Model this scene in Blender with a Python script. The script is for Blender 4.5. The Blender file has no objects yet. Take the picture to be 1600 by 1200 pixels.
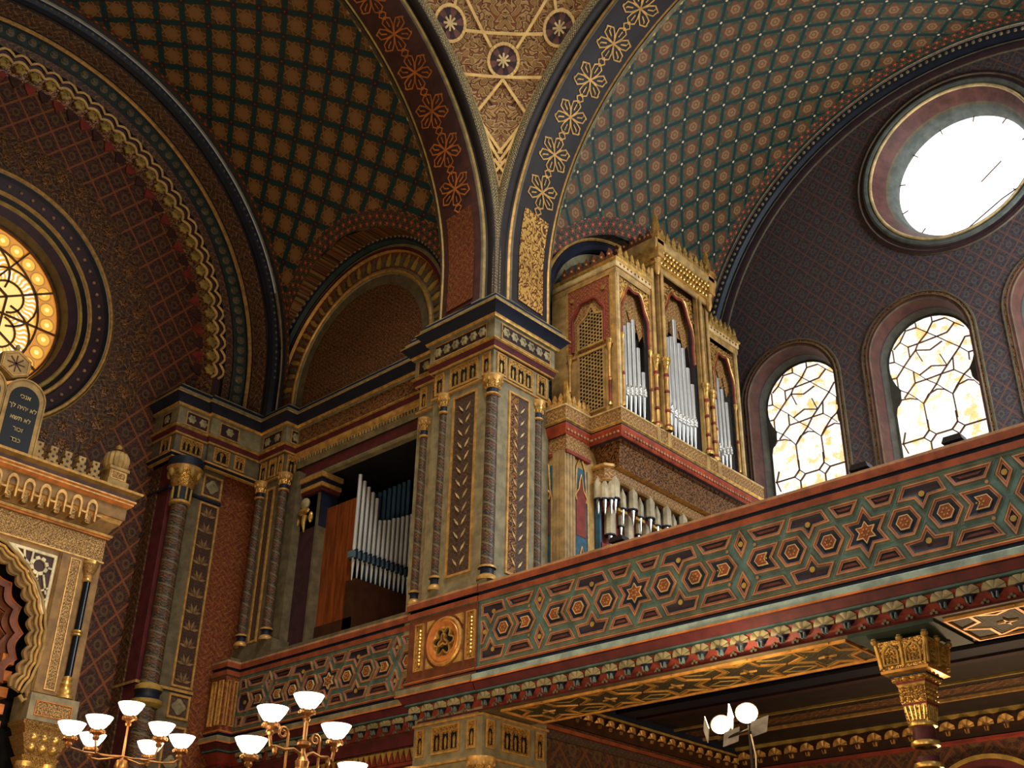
import bpy, bmesh, math, random
from math import sin, cos, pi, sqrt, atan2, acos, asin, hypot
from mathutils import Vector, Matrix
random.seed(7)
S = bpy.context.scene
COL = S.collection
# World frame (metres): x runs west along the nave, y runs south into the organ arm, z up.
# The corner pier's arris stands at x = y = 0; the crossing fills x > 0, y < 0.
ZC = 11.35                       # springing level of the big arches
HW = 4.6                         # half width of the crossing

# ------------------------------------------------------------------ node materials
def lin(c):
    if max(c) > 1.001 or isinstance(c[0], int):
        c = [k / 255 for k in c]
        c = [k / 12.92 if k <= .04045 else ((k + .055) / 1.055) ** 2.4 for k in c]
    return (c[0], c[1], c[2], 1.0)

class X:                          # a socket or a number with arithmetic
    def __init__(s, nt, k): s.nt = nt; s.k = k
    def op(s, o, a, b=None, c=None): return s.nt.m(o, a, b, c)
    def __add__(s, b): return s.op('ADD', s, b)
    __radd__ = __add__
    def __sub__(s, b): return s.op('SUBTRACT', s, b)
    def __rsub__(s, b): return s.op('SUBTRACT', b, s)
    def __mul__(s, b): return s.op('MULTIPLY', s, b)
    __rmul__ = __mul__
    def __truediv__(s, b): return s.op('DIVIDE', s, b)
    def __neg__(s): return s.op('MULTIPLY', s, -1.0)
    def abs(s): return s.op('ABSOLUTE', s)
    def fr(s): return s.op('FRACT', s)
    def fl(s): return s.op('FLOOR', s)
    def sin(s): return s.op('SINE', s)
    def lt(s, b): return s.op('LESS_THAN', s, b)
    def gt(s, b): return s.op('GREATER_THAN', s, b)
    def mx(s, b): return s.op('MAXIMUM', s, b)
    def mn(s, b): return s.op('MINIMUM', s, b)
    def sqrt(s): return s.op('SQRT', s)
    def pw(s, b): return s.op('POWER', s, b)
    def near(s, v, w): return (s - v).abs().lt(w)

class NT:
    def __init__(s, name):
        s.mat = bpy.data.materials.new(name); s.mat.use_nodes = True
        s.t = s.mat.node_tree; s.N = s.t.nodes; s.L = s.t.links
        s.b = s.N['Principled BSDF']
    def put(s, sock, v):
        if isinstance(v, X): v = v.k
        if isinstance(v, bpy.types.NodeSocket): s.L.new(v, sock)
        else: sock.default_value = v
    def m(s, o, a, b=None, c=None):
        n = s.N.new('ShaderNodeMath'); n.operation = o
        for i, v in enumerate((a, b, c)):
            if v is not None: s.put(n.inputs[i], v)
        return X(s, n.outputs[0])
    def sep(s, v):
        n = s.N.new('ShaderNodeSeparateXYZ'); s.L.new(v, n.inputs[0])
        return [X(s, o) for o in n.outputs]
    def pos(s): return s.sep(s.N.new('ShaderNodeNewGeometry').outputs['Position'])
    def uv(s): return s.sep(s.N.new('ShaderNodeUVMap').outputs[0])[:2]
    def vec(s, a, b, c=0.0):
        n = s.N.new('ShaderNodeCombineXYZ')
        for i, v in enumerate((a, b, c)): s.put(n.inputs[i], v)
        return n.outputs[0]
    def posv(s): return s.N.new('ShaderNodeNewGeometry').outputs['Position']
    def noise(s, v, sc, det=2.0, rough=.5):
        n = s.N.new('ShaderNodeTexNoise'); s.L.new(v, n.inputs['Vector'])
        n.inputs['Scale'].default_value = sc; n.inputs['Detail'].default_value = det; n.inputs['Roughness'].default_value = rough
        return X(s, n.outputs[0])
    def vor(s, v, sc, feat='F1', out='Distance'):
        n = s.N.new('ShaderNodeTexVoronoi'); n.feature = feat; s.L.new(v, n.inputs['Vector'])
        n.inputs['Scale'].default_value = sc
        return X(s, n.outputs[out])
    def mix(s, f, a, b):
        n = s.N.new('ShaderNodeMix'); n.data_type = 'RGBA'; s.put(n.inputs[0], f)
        for i, v in ((6, a), (7, b)):
            if isinstance(v, tuple): n.inputs[i].default_value = lin(v)
            else: s.put(n.inputs[i], v)
        return X(s, n.outputs[2])
    def ss(s, v, a, b):
        n = s.N.new('ShaderNodeMapRange'); n.interpolation_type = 'SMOOTHSTEP'
        s.put(n.inputs[0], v); n.inputs[1].default_value = a; n.inputs[2].default_value = b
        return X(s, n.outputs[0])
    def done(s, col=None, rough=.6, metal=0.0, bump=None, bs=.3, bd=.01, emit=None, es=1.0, spec=.4):
        if col is not None:
            if isinstance(col, tuple): s.b.inputs['Base Color'].default_value = lin(col)
            else: s.put(s.b.inputs['Base Color'], col)
        s.put(s.b.inputs['Roughness'], rough); s.put(s.b.inputs['Metallic'], metal)
        s.b.inputs['Specular IOR Level'].default_value = spec
        if bump is not None:
            n = s.N.new('ShaderNodeBump'); n.inputs['Strength'].default_value = bs; n.inputs['Distance'].default_value = bd
            s.put(n.inputs['Height'], bump); s.L.new(n.outputs[0], s.b.inputs['Normal'])
        if emit is not None:
            if isinstance(emit, tuple): s.b.inputs['Emission Color'].default_value = lin(emit)
            else: s.put(s.b.inputs['Emission Color'], emit)
            s.put(s.b.inputs['Emission Strength'], es)
        return s.mat

MAT = {}
def simple(name, c, rough=.6, metal=0.0, var=.16, sc=6.0, bump=True):
    n = NT(name); v = n.posv(); f = n.noise(v, sc, 4.0, .6)
    d = tuple(int(k * (1 - var)) for k in c); l = tuple(min(255, int(k * (1 + var * .7))) for k in c)
    MAT[name] = n.done(n.mix(n.ss(f, .3, .7), d, l), rough, metal, bump=n.noise(v, 40.0, 3.0) if bump else None, bs=.12, bd=.004)

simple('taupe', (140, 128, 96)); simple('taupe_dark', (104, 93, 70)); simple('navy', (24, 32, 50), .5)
simple('maroon', (90, 34, 36)); simple('red', (144, 72, 42)); simple('plum_red', (96, 50, 44)); simple('reveal_brown', (86, 50, 40)); simple('reveal_grey', (74, 73, 62)); simple('pipe_white', (226, 228, 226), .35, .35, .04, 3, False); simple('pipe_shaded', (78, 112, 140), .4, .2, .1, 3, False); simple('orange', (200, 118, 52)); simple('band_dark', (36, 28, 27)); simple('band_red', (70, 38, 31)); simple('rose_brown', (104, 66, 58))
simple('teal', (82, 114, 110)); simple('light_blue', (150, 172, 164)); simple('tan_line', (172, 128, 92))
simple('olive_gold', (170, 140, 66)); simple('black_line', (24, 22, 24)); simple('jamb', (62, 35, 40))
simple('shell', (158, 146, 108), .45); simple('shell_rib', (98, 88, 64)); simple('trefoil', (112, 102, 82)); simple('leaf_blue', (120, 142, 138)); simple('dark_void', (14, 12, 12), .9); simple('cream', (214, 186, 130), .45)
simple('blue_panel', (52, 92, 112)); simple('pedestal_brown', (112, 62, 38)); simple('dark_wood', (64, 34, 16), .5)
simple('black_marble', (16, 18, 20), .15); simple('stone', (166, 134, 78)); simple('floor_stone', (130, 105, 75), .4)
simple('ark_taupe', (142, 108, 62)); simple('dark_box', (28, 20, 18), .6); simple('green_edge', (40, 62, 56)); simple('roll_dark', (26, 31, 42), .5); simple('strap_line', (138, 126, 88)); simple('plum_brown', (92, 66, 54))
simple('plum', (54, 34, 38)); simple('text_gold', (214, 186, 120), .4); simple('tablet_black', (10, 13, 13), .4)
simple('white_pierced', (226, 212, 170), .5)
simple('swag_leaf', (138, 108, 70)); simple('swag_shade', (104, 76, 50)); simple('muqarnas', (184, 168, 134), .45); simple('flute', (170, 140, 92)); simple('gilt_line', (250, 200, 128), .4, .2, .1); simple('green_grey', (92, 98, 90)); simple('gold', (228, 180, 98), .34, .7, .2, 12); simple('gold_paint', (206, 158, 86), .4, .3, .15, 12)
simple('brass', (176, 124, 72), .34, .85, .1, 12); simple('pipe_metal', (232, 232, 228), .3, .8, .05, 3, False)
simple('pipe_dark', (120, 150, 168), .4, .5, .1, 3, False); simple('silver_tip', (236, 232, 220), .22, .9, .04, 3, False)
simple('iron', (60, 52, 46), .4, .7); simple('lead_came', (104, 70, 34), .6); simple('organ_tan', (190, 152, 92), .42, .2)  # lead_came is browned to carry the bloom of the bright windows
simple('organ_red', (134, 52, 38)); simple('ledge_red', (172, 72, 42)); simple('soffit_gold', (214, 152, 74), .4, .3); simple('lamp_white', (236, 232, 222), .5)

def wood():
    n = NT('orange_wood'); x, y, z = n.pos()
    v = n.vec(x * 9.0, y * 9.0, z * .8)
    f = n.noise(v, 2.2, 5.0, .65)
    MAT['orange_wood'] = n.done(n.mix(n.ss(f, .3, .72), (84, 38, 12), (146, 72, 24)), .45)
wood()

def scroll(n, u, v, k):          # arabesque field, about -1..1
    a = (u * k + (v * k * 1.3).sin() * 1.7).sin()
    b = (v * k * 1.1 + (u * k * .9).sin() * 1.9).sin()
    return a * b

def damask(name, axes, k, base, mid, fleck, red, lattice=None, lat_col=(150, 84, 40)):
    n = NT(name); p = n.pos() if axes != 'uv' else None
    u, v = n.uv() if axes == 'uv' else [p['xyz'.index(a)] for a in axes]
    f = scroll(n, u, v, k); g = scroll(n, u + .13, v - .21, k * 2.3)
    w = n.vec(u, v)
    c = n.mix(n.ss(n.noise(w, k * .55, 3.0), .35, .68), base, mid)
    c = n.mix(f.near(.12, .14), c, fleck)
    c = n.mix(g.near(.35, .16), c, red)
    if lattice:
        a, b = lattice
        s1 = (u / a + v / b); s2 = (u / a - v / b)
        s1 = (s1.fr() - .5).abs(); s2 = (s2.fr() - .5).abs()
        wob = n.noise(w, 14.0, 1.0) * .05
        line = (s1 + wob).gt(.475).mx((s2 + wob).gt(.475))
        c = n.mix(line, c, lat_col)
        knot = (.5 - s1 + .5 - s2).lt(.12)
        c = n.mix(knot, c, lat_col)
        cen = (s1 * s1 + s2 * s2).sqrt()
        c = n.mix(cen.near(.17, .05), c, fleck)
    MAT[name] = n.done(c, .62, bump=f + g * .5, bs=.15, bd=.006)
damask('damask_tympanum', 'xz', 34, (44, 32, 26), (104, 66, 36), (136, 110, 58), (134, 62, 44))
damask('damask_red', 'uv', 26, (96, 46, 26), (132, 66, 34), (140, 96, 40), (92, 40, 30))
damask('damask_strip', 'yz', 26, (100, 46, 26), (136, 68, 34), (150, 100, 42), (96, 42, 30))
damask('lattice_ark', 'yz', 22, (40, 26, 22), (78, 42, 28), (98, 72, 40), (96, 42, 28), (.42, .52), (138, 78, 38))
damask('lattice_end', 'xz', 30, (52, 52, 64), (72, 68, 74), (92, 84, 76), (84, 64, 64), (.30, .38), (112, 78, 66))  # ground lightened and blued to carry the glare around the windows
damask('lattice_side', 'yz', 30, (38, 36, 38), (52, 48, 46), (66, 70, 56), (70, 46, 40), (.30, .38), (92, 76, 52))
damask('floral_dark', 'uv', 22, (40, 32, 26), (86, 58, 34), (128, 98, 54), (112, 56, 36))
damask('bead_roll', 'uv', 60, (30, 34, 40), (96, 84, 52), (196, 168, 100), (70, 60, 44))
damask('column_paint', 'uv', 44, (70, 60, 48), (96, 72, 50), (150, 116, 66), (112, 56, 46))
damask('panel_paint', 'uv', 34, (66, 48, 40), (84, 58, 44), (104, 82, 54), (64, 54, 52))
damask('soffit_paint', 'uv', 40, (42, 44, 34), (66, 60, 42), (104, 86, 48), (62, 44, 32))
damask('ceiling_red', 'xy', 26, (84, 44, 28), (122, 66, 36), (60, 56, 44), (160, 80, 40))
damask('organ_arab', 'uv', 40, (110, 84, 50), (150, 112, 62), (214, 168, 88), (140, 60, 40))
damask('organ_shadow', 'uv', 46, (62, 46, 40), (92, 64, 44), (120, 92, 60), (84, 50, 56))
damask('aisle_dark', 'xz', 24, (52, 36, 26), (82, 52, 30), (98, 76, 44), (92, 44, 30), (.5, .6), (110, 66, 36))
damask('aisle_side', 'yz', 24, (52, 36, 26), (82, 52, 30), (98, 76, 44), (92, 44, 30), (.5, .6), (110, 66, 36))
damask('frieze_red', 'uv', 40, (128, 56, 38), (150, 72, 42), (190, 120, 62), (80, 60, 56))

def relief(name, k, lo, hi, rough=.34, metal=.7):       # gilded arabesque relief
    n = NT(name); u, v = n.uv()
    f = scroll(n, u, v, k); g = scroll(n, u - .07, v + .11, k * 1.9)
    h = n.ss((f * .6 + g * .6).abs(), .08, .32)
    MAT[name] = n.done(n.mix(h, lo, hi), rough, h * metal, bump=h, bs=.7, bd=.02)
relief('gold_relief', 15, (92, 40, 20), (240, 188, 100)); relief('gold_fine', 46, (110, 66, 28), (232, 180, 92))
relief('ark_relief', 56, (104, 72, 36), (182, 140, 76), .45, .3)
relief('bronze_relief', 26, (50, 30, 20), (146, 98, 52), .45, .3)

def flowers():                     # red blossoms on a dark green scroll ground, along a band
    n = NT('floral_band'); u, v = n.uv(); f = scroll(n, u, v, 30)
    c = n.mix(n.noise(n.vec(u, v), 9.0), (34, 40, 38), (70, 54, 40)); c = n.mix(f.near(.3, .14), c, (84, 92, 62)); c = n.mix(f.near(-.4, .1), c, (132, 110, 70))
    row = (v / .11).fl(); p = ((u / .15 + row * .5).fr() - .5) * .15; q = ((v / .11).fr() - .5) * .11; r = (p * p + q * q).sqrt(); a = n.m('ARCTAN2', q, p)
    c = n.mix(r.lt((a * 5.0).sin() * .012 + .036), c, (164, 62, 46)); c = n.mix(r.lt(.014), c, (190, 140, 80))
    MAT['floral_band'] = n.done(c, .6)
flowers()
def arabesque():
    n = NT('pendentive'); u, v = n.uv()
    f = scroll(n, u.abs(), v, 13); g = scroll(n, u.abs() - .07, v + .11, 25); h = (f * .7 + g * .5).abs()
    c = n.mix(n.noise(n.vec(u, v), 5.0), (112, 58, 26), (136, 76, 34)); c = n.mix(h.gt(.13), c, (46, 27, 18)); c = n.mix(h.gt(.21), c, (176, 136, 82)); c = n.mix(h.gt(.5), c, (150, 112, 62)); c = n.mix(h.near(.62, .04), c, (60, 36, 22))
    MAT['pendentive'] = n.done(c, .5, bump=n.ss(h, .1, .3), bs=.5, bd=.02)
arabesque()
def vault(name, bar, cell, line, disc, dot, red, bw, dr, P, Q, oa, ob, knot):
    n = NT(name); s, w = n.uv()      # s along the axis, w along the arc; diamond lattice with a six-pointed star in every cell
    a = s / P + w / Q - oa; b = s / P - w / Q - ob
    p = a.fr() - .5; q = b.fr() - .5
    A = p.abs(); B = q.abs(); q1 = A.mx(B)
    U = (p + q) * (P / 2); V_ = (p - q) * (Q / 2); r = (U * U + V_ * V_).sqrt()
    noi = n.noise(n.vec(s, w), 9.0, 3.0)
    cc = n.mix(n.ss(noi, .35, .7), tuple(int(k * .78) for k in cell), cell)
    d1 = V_.abs(); d2 = (U * .866 + V_ * .5).abs(); d3 = (U * .866 - V_ * .5).abs()
    R = min(P, Q) * .37; h = R * .5; lw = R * .045
    tri = d1.mn(d2).mx(d1.mn(d3)).mx(d2.mn(d3))
    cc = n.mix(r.lt(R) * tri.lt(h) * .35, cc, red)
    cc = n.mix(((d1 - h).abs().lt(lw).mx((d2 - h).abs().lt(lw)).mx((d3 - h).abs().lt(lw))) * r.lt(R), cc, line)
    cc = n.mix(d1.mx(d2).mx(d3).lt(h * .86), cc, disc); cc = n.mix((d1.mx(d2).mx(d3) - h * .4).abs().lt(lw), cc, line)
    cc = n.mix(((A - .36).abs().mx((B - .36).abs())).lt(.028), cc, red)
    cc = n.mix(q1.gt(bw), cc, bar); cc = n.mix(q1.near(bw - .004, .01), cc, tuple(int(k * .7) for k in cell))
    d = ((.5 - A) * (.5 - A) + (.5 - B) * (.5 - B)).sqrt()
    if knot: cc = n.mix(d.lt(.15), cc, knot)
    cc = n.mix(d.lt(dr), cc, dot)
    MAT[name] = n.done(cc, .55, bump=q1.gt(bw), bs=.25, bd=.01)
vault('vault_right', (26, 48, 50), (64, 92, 64), (120, 62, 36), (146, 116, 76), (240, 214, 160), (150, 72, 50), .43, .055, .484, .60, .12, .02, None)
vault('vault_ark', (16, 60, 64), (98, 76, 46), (150, 112, 62), (150, 106, 66), (130, 90, 66), (128, 78, 52), .39, .03, .68, .57, .345, .537, (50, 36, 40))

def spiral():                      # painted winding foliage on engaged columns
    n = NT('spiral_paint'); u, v = n.uv()
    t = (u * 1.0 + v * 5.5).fr()
    f = scroll(n, u * .4, v, 60)
    c = n.mix(t.lt(.3), (50, 46, 44), (84, 50, 40)); c = n.mix(f.near(.2, .2), c, (124, 96, 58))
    c = n.mix((t - .5).abs().lt(.07), c, (116, 100, 74))
    MAT['spiral_paint'] = n.done(c, .5)
spiral()

def swag():                        # leaf panel beside the ark
    n = NT('swag_paint'); u, v = n.uv()
    t = (v / .27 - (u * 16.0).sin().abs() * .3).fr()
    f = scroll(n, u, v, 60)
    c = n.mix(t.lt(.3), (50, 38, 32), (62, 46, 36)); c = n.mix(f.near(.1, .16), c, (98, 60, 40))
    MAT['swag_paint'] = n.done(c, .55)
swag()

def glass(name, strength, warm):
    n = NT(name); u, v = n.uv(); f = n.noise(n.vec(u, v), 5.0, 4.0, .6); g = n.noise(n.vec(u, v * 3.0), 34.0, 3.0, .6)
    c = n.mix(n.ss(f, .36, .5), (255, 206, 120) if warm else (244, 246, 255), (255, 255, 252))
    c = n.mix(g.gt(.59), c, (218, 160, 84) if warm else (236, 240, 250))
    MAT[name] = n.done((240, 240, 235), .2, emit=c, es=strength)
glass('window_glass', 1.12, True); glass('oculus_glass', 1.7, False)

def rose():
    n = NT('rose_glass'); u, v = n.uv(); r = (u * u + v * v).sqrt(); a = n.m('ARCTAN2', v, u)
    sec = ((a / (pi / 3)).fr() - .5) * (pi / 3)                       # one of six lobes
    lx = r * n.m('COSINE', sec) - .62; ly = r * n.m('SINE', sec); lr = (lx * lx + ly * ly).sqrt(); la = n.m('ARCTAN2', ly, lx)
    stroke = (la * 34.0 + (lr * 40.0).sin() * .8).sin()
    c = n.mix(n.ss(n.noise(n.vec(u, v), 7.0, 3.0), .4, .62), (224, 150, 44), (255, 214, 120))
    lobe = lr.lt(.5) * lx.gt(-.12)
    c = n.mix(lobe, c, (250, 216, 130)); c = n.mix(lobe * lr.gt(.26) * stroke.gt(.1), c, (226, 158, 50))
    c = n.mix(lobe * lr.near(.4, .07) * stroke.lt(-.2), c, (255, 255, 244))
    fa = ((a * (30 / (2 * pi))).fr() - .5) * (2 * pi / 30) * 1.27; fr_ = (fa * fa + (r - 1.27) * (r - 1.27)).sqrt()
    ringz = r.gt(1.1)
    c = n.mix(ringz, c, (186, 104, 18)); c = n.mix(ringz * fr_.lt(.105), c, (238, 168, 48)); c = n.mix(ringz * fr_.lt(.04), c, (255, 232, 150)); c = n.mix(ringz * fr_.near(.115, .012), c, (120, 60, 12))
    MAT['rose_glass'] = n.done((240, 200, 120), .2, emit=c, es=1.0)
rose()
def emis(name, c, e):
    n = NT(name); v = n.posv()
    MAT[name] = n.done((250, 245, 235), .4, emit=n.mix(n.noise(v, 3.0), c, c), es=e)
emis('bowl_glass', (255, 240, 214), 5.0); emis('flood_lamp', (255, 232, 190), 30.0)

# ------------------------------------------------------------------ mesh builder
def fy(y0): return lambda u, v, n=0.0: (u, y0 - n, v)      # facade that looks to -y
def fx(x0): return lambda u, v, n=0.0: (x0 + n, u, v)      # facade that looks to +x
def soffit(z0): return lambda u, v, n=0.0: (u, v, z0 - n)  # face that looks down

def inset(poly, d):
    out = []; k = len(poly)
    A = sum(poly[i][0] * poly[(i + 1) % k][1] - poly[(i + 1) % k][0] * poly[i][1] for i in range(k))
    sg = 1 if A > 0 else -1
    for i in range(k):
        p0, p1, p2 = poly[i - 1], poly[i], poly[(i + 1) % k]
        e1 = Vector((p1[0] - p0[0], p1[1] - p0[1])).normalized(); e2 = Vector((p2[0] - p1[0], p2[1] - p1[1])).normalized()
        n1 = Vector((-e1.y, e1.x)) * sg; n2 = Vector((-e2.y, e2.x)) * sg
        m = n1 + n2; L = m.dot(n1)
        m = m / max(L, .25)
        out.append((p1[0] + m.x * d, p1[1] + m.y * d))
    return out
def rect(a, b, c, d): return [(a, c), (b, c), (b, d), (a, d)]

class MB:
    def __init__(s): s.v = []; s.f = []; s.m = []; s.u = []
    def face(s, pts, mat, uv=None):
        i = len(s.v); s.v += [tuple(p) for p in pts]; s.f.append(tuple(range(i, i + len(pts)))); s.m.append(mat); s.u.append(uv)
    def grid(s, rows, mat, uvs=None, mats=None, close=False):  # rows of points; mats per column strip
        i0 = len(s.v); w = len(rows[0])
        for r in rows: s.v += [tuple(p) for p in r]
        for a in range(len(rows) - 1):
            for b in range(w if close else w - 1):
                c = (b + 1) % w
                s.f.append((i0 + a * w + b, i0 + a * w + c, i0 + (a + 1) * w + c, i0 + (a + 1) * w + b))
                s.m.append(mats[b] if mats else mat)
                s.u.append([uvs[a][b], uvs[a][b + 1], uvs[a + 1][b + 1], uvs[a + 1][b]] if uvs else None)
    def box(s, x0, x1, y0, y1, z0, z1, mat):
        P = [(x, y, z) for z in (z0, z1) for y in (y0, y1) for x in (x0, x1)]
        i = len(s.v); s.v += P
        for q in ((0, 2, 3, 1), (4, 5, 7, 6), (0, 1, 5, 4), (1, 3, 7, 5), (3, 2, 6, 7), (2, 0, 4, 6)):
            s.f.append(tuple(i + k for k in q)); s.m.append(mat); s.u.append(None)
    def prism(s, T, poly, n0, n1, mat, side=None, back=False):
        s.face([T(u, v, n1) for u, v in poly], mat, list(poly))
        k = len(poly)
        for i in range(k):
            a, b = poly[i], poly[(i + 1) % k]
            s.face([T(*a, n0), T(*b, n0), T(*b, n1), T(*a, n1)], side or mat, [(a[0], 0), (b[0], 0), (b[0], .1), (a[0], .1)])
        if back: s.face([T(u, v, n0) for u, v in reversed(poly)], mat, list(reversed(poly)))
    def ring(s, T, po, pi_, n0, n1, mat, n2=None):   # flat ring between two outlines with inner and outer sides
        k = len(po); n2 = n1 if n2 is None else n2
        for i in range(k):
            j = (i + 1) % k
            s.face([T(*po[i], n1), T(*po[j], n1), T(*pi_[j], n2), T(*pi_[i], n2)], mat, [po[i], po[j], pi_[j], pi_[i]])
            if n0 is not None and n0 != n1:
                s.face([T(*po[i], n0), T(*po[j], n0), T(*po[j], n1), T(*po[i], n1)], mat, [po[i], po[j], po[j], po[i]])
                s.face([T(*pi_[i], n2), T(*pi_[j], n2), T(*pi_[j], n0), T(*pi_[i], n0)], mat, [pi_[i], pi_[j], pi_[j], pi_[i]])
    def frame(s, T, poly, w, n0, n1, mat): s.ring(T, poly, inset(poly, w), n0, n1, mat)
    def bar(s, a, b, w, h, mat, up=(0, 0, 1)):       # square bar between two points
        a = Vector(a); b = Vector(b); d = (b - a).normalized(); U = Vector(up)
        if abs(d.dot(U)) > .95: U = Vector((1, 0, 0))
        r = d.cross(U).normalized(); U = r.cross(d)
        q = [r * (i * w / 2) + U * (j * h / 2) for i, j in ((-1, -1), (1, -1), (1, 1), (-1, 1))]
        s.grid([[a + k for k in q], [b + k for k in q]], mat, close=True)
        s.face([a + k for k in reversed(q)], mat); s.face([b + k for k in q], mat)
    def tube(s, pts, r, mat, seg=8, caps=True):
        pts = [Vector(p) for p in pts]; rs = r if isinstance(r, (list, tuple)) else [r] * len(pts)
        rows = []; pu = None
        for i, p in enumerate(pts):
            d = (pts[min(i + 1, len(pts) - 1)] - pts[max(i - 1, 0)]).normalized()
            if pu is None:
                pu = Vector((0, 0, 1)) if abs(d.z) < .9 else Vector((1, 0, 0))
            pu = (pu - d * pu.dot(d)).normalized(); w = d.cross(pu)
            rows.append([p + (pu * cos(t) + w * sin(t)) * rs[i] for t in [2 * pi * k / seg for k in range(seg)]])
        L = 0; uv = []
        for i in range(len(pts)):
            if i: L += (pts[i] - pts[i - 1]).length
            uv.append([(k / seg, L) for k in range(seg + 1)])
        s.grid(rows, mat, uv, close=True)
        if caps: s.face(list(reversed(rows[0])), mat); s.face(rows[-1], mat)
    def lathe(s, c, prof, mats, seg=16, axis=(0, 0, 1), a0=0.0, a1=2 * pi):   # prof: (radius, height) pairs
        c = Vector(c); W = Vector(axis).normalized()
        U = Vector((1, 0, 0)) if abs(W.x) < .9 else Vector((0, 1, 0)); U = (U - W * U.dot(W)).normalized(); V = W.cross(U)
        full = abs(a1 - a0 - 2 * pi) < 1e-6; k = seg if full else seg + 1
        rows = []; uv = []
        for i in range(k + (1 if full else 0)):
            t = a0 + (a1 - a0) * i / seg; e = U * cos(t) + V * sin(t)
            rows.append([c + e * r + W * h for r, h in prof]); uv.append([(i / seg, h) for r, h in prof])
        m = mats if isinstance(mats, (list, tuple)) else [mats] * (len(prof) - 1)
        s.grid(rows, None, uv, mats=m)
    def sweep2(s, path, prof, mats, uvlen=True):     # cornice along a plan path (outward = right of travel); prof: (out, z)
        n = len(path); offs = []
        for i in range(n):
            p = Vector(path[i])
            ds = []
            if i: ds.append((p - Vector(path[i - 1])).normalized())
            if i < n - 1: ds.append((Vector(path[i + 1]) - p).normalized())
            ns = [Vector((d.y, -d.x)) for d in ds]
            m = ns[0] if len(ns) == 1 else (ns[0] + ns[1]) / max((ns[0] + ns[1]).dot(ns[0]), .3)
            offs.append(m)
        rows = []; uv = []; L = 0
        for i in range(n):
            if i: L += (Vector(path[i]) - Vector(path[i - 1])).length
            rows.append([(path[i][0] + offs[i].x * o, path[i][1] + offs[i].y * o, z) for o, z in prof])
            uv.append([(L, z) for o, z in prof])
        s.grid(rows, None, uv, mats=mats)
    def arch(s, T, c, prof, mats, a0=0.0, a1=pi, seg=48, zb=None):   # prof: (radius, n); optional straight legs down to zb
        us = []
        for i in range(seg + 1): us.append((a0 + (a1 - a0) * i / seg, None))
        rows = []; uv = []
        rm = prof[0][0]
        if zb is not None: rows.append([T(c[0] + r * cos(a0), zb, n) for r, n in prof]); uv.append([zb - c[1]] * len(prof))
        for t, _ in us: rows.append([T(c[0] + r * cos(t), c[1] + r * sin(t), n) for r, n in prof]); uv.append([(t - a0) * rm] * len(prof))
        if zb is not None: rows.append([T(c[0] + r * cos(a1), zb, n) for r, n in prof]); uv.append([(a1 - a0) * rm + c[1] - zb] * len(prof))
        d = [0.0]
        for i in range(1, len(prof)): d.append(d[-1] + hypot(prof[i][0] - prof[i - 1][0], prof[i][1] - prof[i - 1][1]))
        s.grid(rows, None, [[(q, d[j]) for j, q in enumerate(r)] for r in uv], mats=mats if isinstance(mats, (list, tuple)) else [mats] * (len(prof) - 1))
    def lines(s, fn, segs, w, mat, sub=2):           # flat strips drawn on a surface fn(u, v) -> point
        for (a, b) in segs:
            a = Vector(a); b = Vector(b); d = (b - a); 
            if d.length < 1e-6: continue
            e = d.normalized(); nrm = Vector((-e.y, e.x)) * w / 2; a = a - e * w * .35; b = b + e * w * .35
            rows = [[fn(*(a.lerp(b, k / sub) + nrm)), fn(*(a.lerp(b, k / sub) - nrm))] for k in range(sub + 1)]
            s.grid(rows, mat)
    def ell(s, c, r, mat, seg=10, rings=6, axes=None):
        c = Vector(c); A = axes or ((1, 0, 0), (0, 1, 0), (0, 0, 1)); A = [Vector(a) for a in A]
        rows = []
        for i in range(rings + 1):
            t = pi * i / rings
            rows.append([c + A[0] * (r[0] * sin(t) * cos(p)) + A[1] * (r[1] * sin(t) * sin(p)) + A[2] * (r[2] * cos(t)) for p in [2 * pi * k / seg for k in range(seg)]])
        s.grid(rows, mat, close=True)
    def build(s, name, parent=None, label=None, smooth=True, **pr):
        me = bpy.data.meshes.new(name); me.from_pydata([tuple(v) for v in s.v], [], s.f)
        names = []
        for m in s.m:
            if m not in names: names.append(m)
        for m in names: me.materials.append(MAT[m])
        idx = {m: i for i, m in enumerate(names)}
        me.polygons.foreach_set('material_index', [idx[m] for m in s.m])
        ul = me.uv_layers.new(name='UVMap'); flat = []
        for f, u in zip(s.f, s.u):
            if u is None:
                P = [Vector(s.v[i]) for i in f]; nn = (P[1] - P[0]).cross(P[-1] - P[0])
                ax = max(range(3), key=lambda k: abs(nn[k])); o = [k for k in range(3) if k != ax]
                u = [(p[o[0]], p[o[1]]) for p in P]
            for a in u: flat += [float(a[0]), float(a[1])]
        ul.data.foreach_set('uv', flat)
        bm = bmesh.new(); bm.from_mesh(me); bmesh.ops.remove_doubles(bm, verts=bm.verts, dist=1e-5); bm.to_mesh(me); bm.free()
        if smooth:
            me.polygons.foreach_set('use_smooth', [True] * len(me.polygons)); me.set_sharp_from_angle(angle=math.radians(38))
        o = bpy.data.objects.new(name, me); COL.objects.link(o)
        if parent is not None:
            o.parent = parent; o.matrix_parent_inverse = Matrix.Translation(-world_loc(parent))
        if label: o['label'] = label
        for k, v in pr.items(): o[k] = v
        return o

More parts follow.
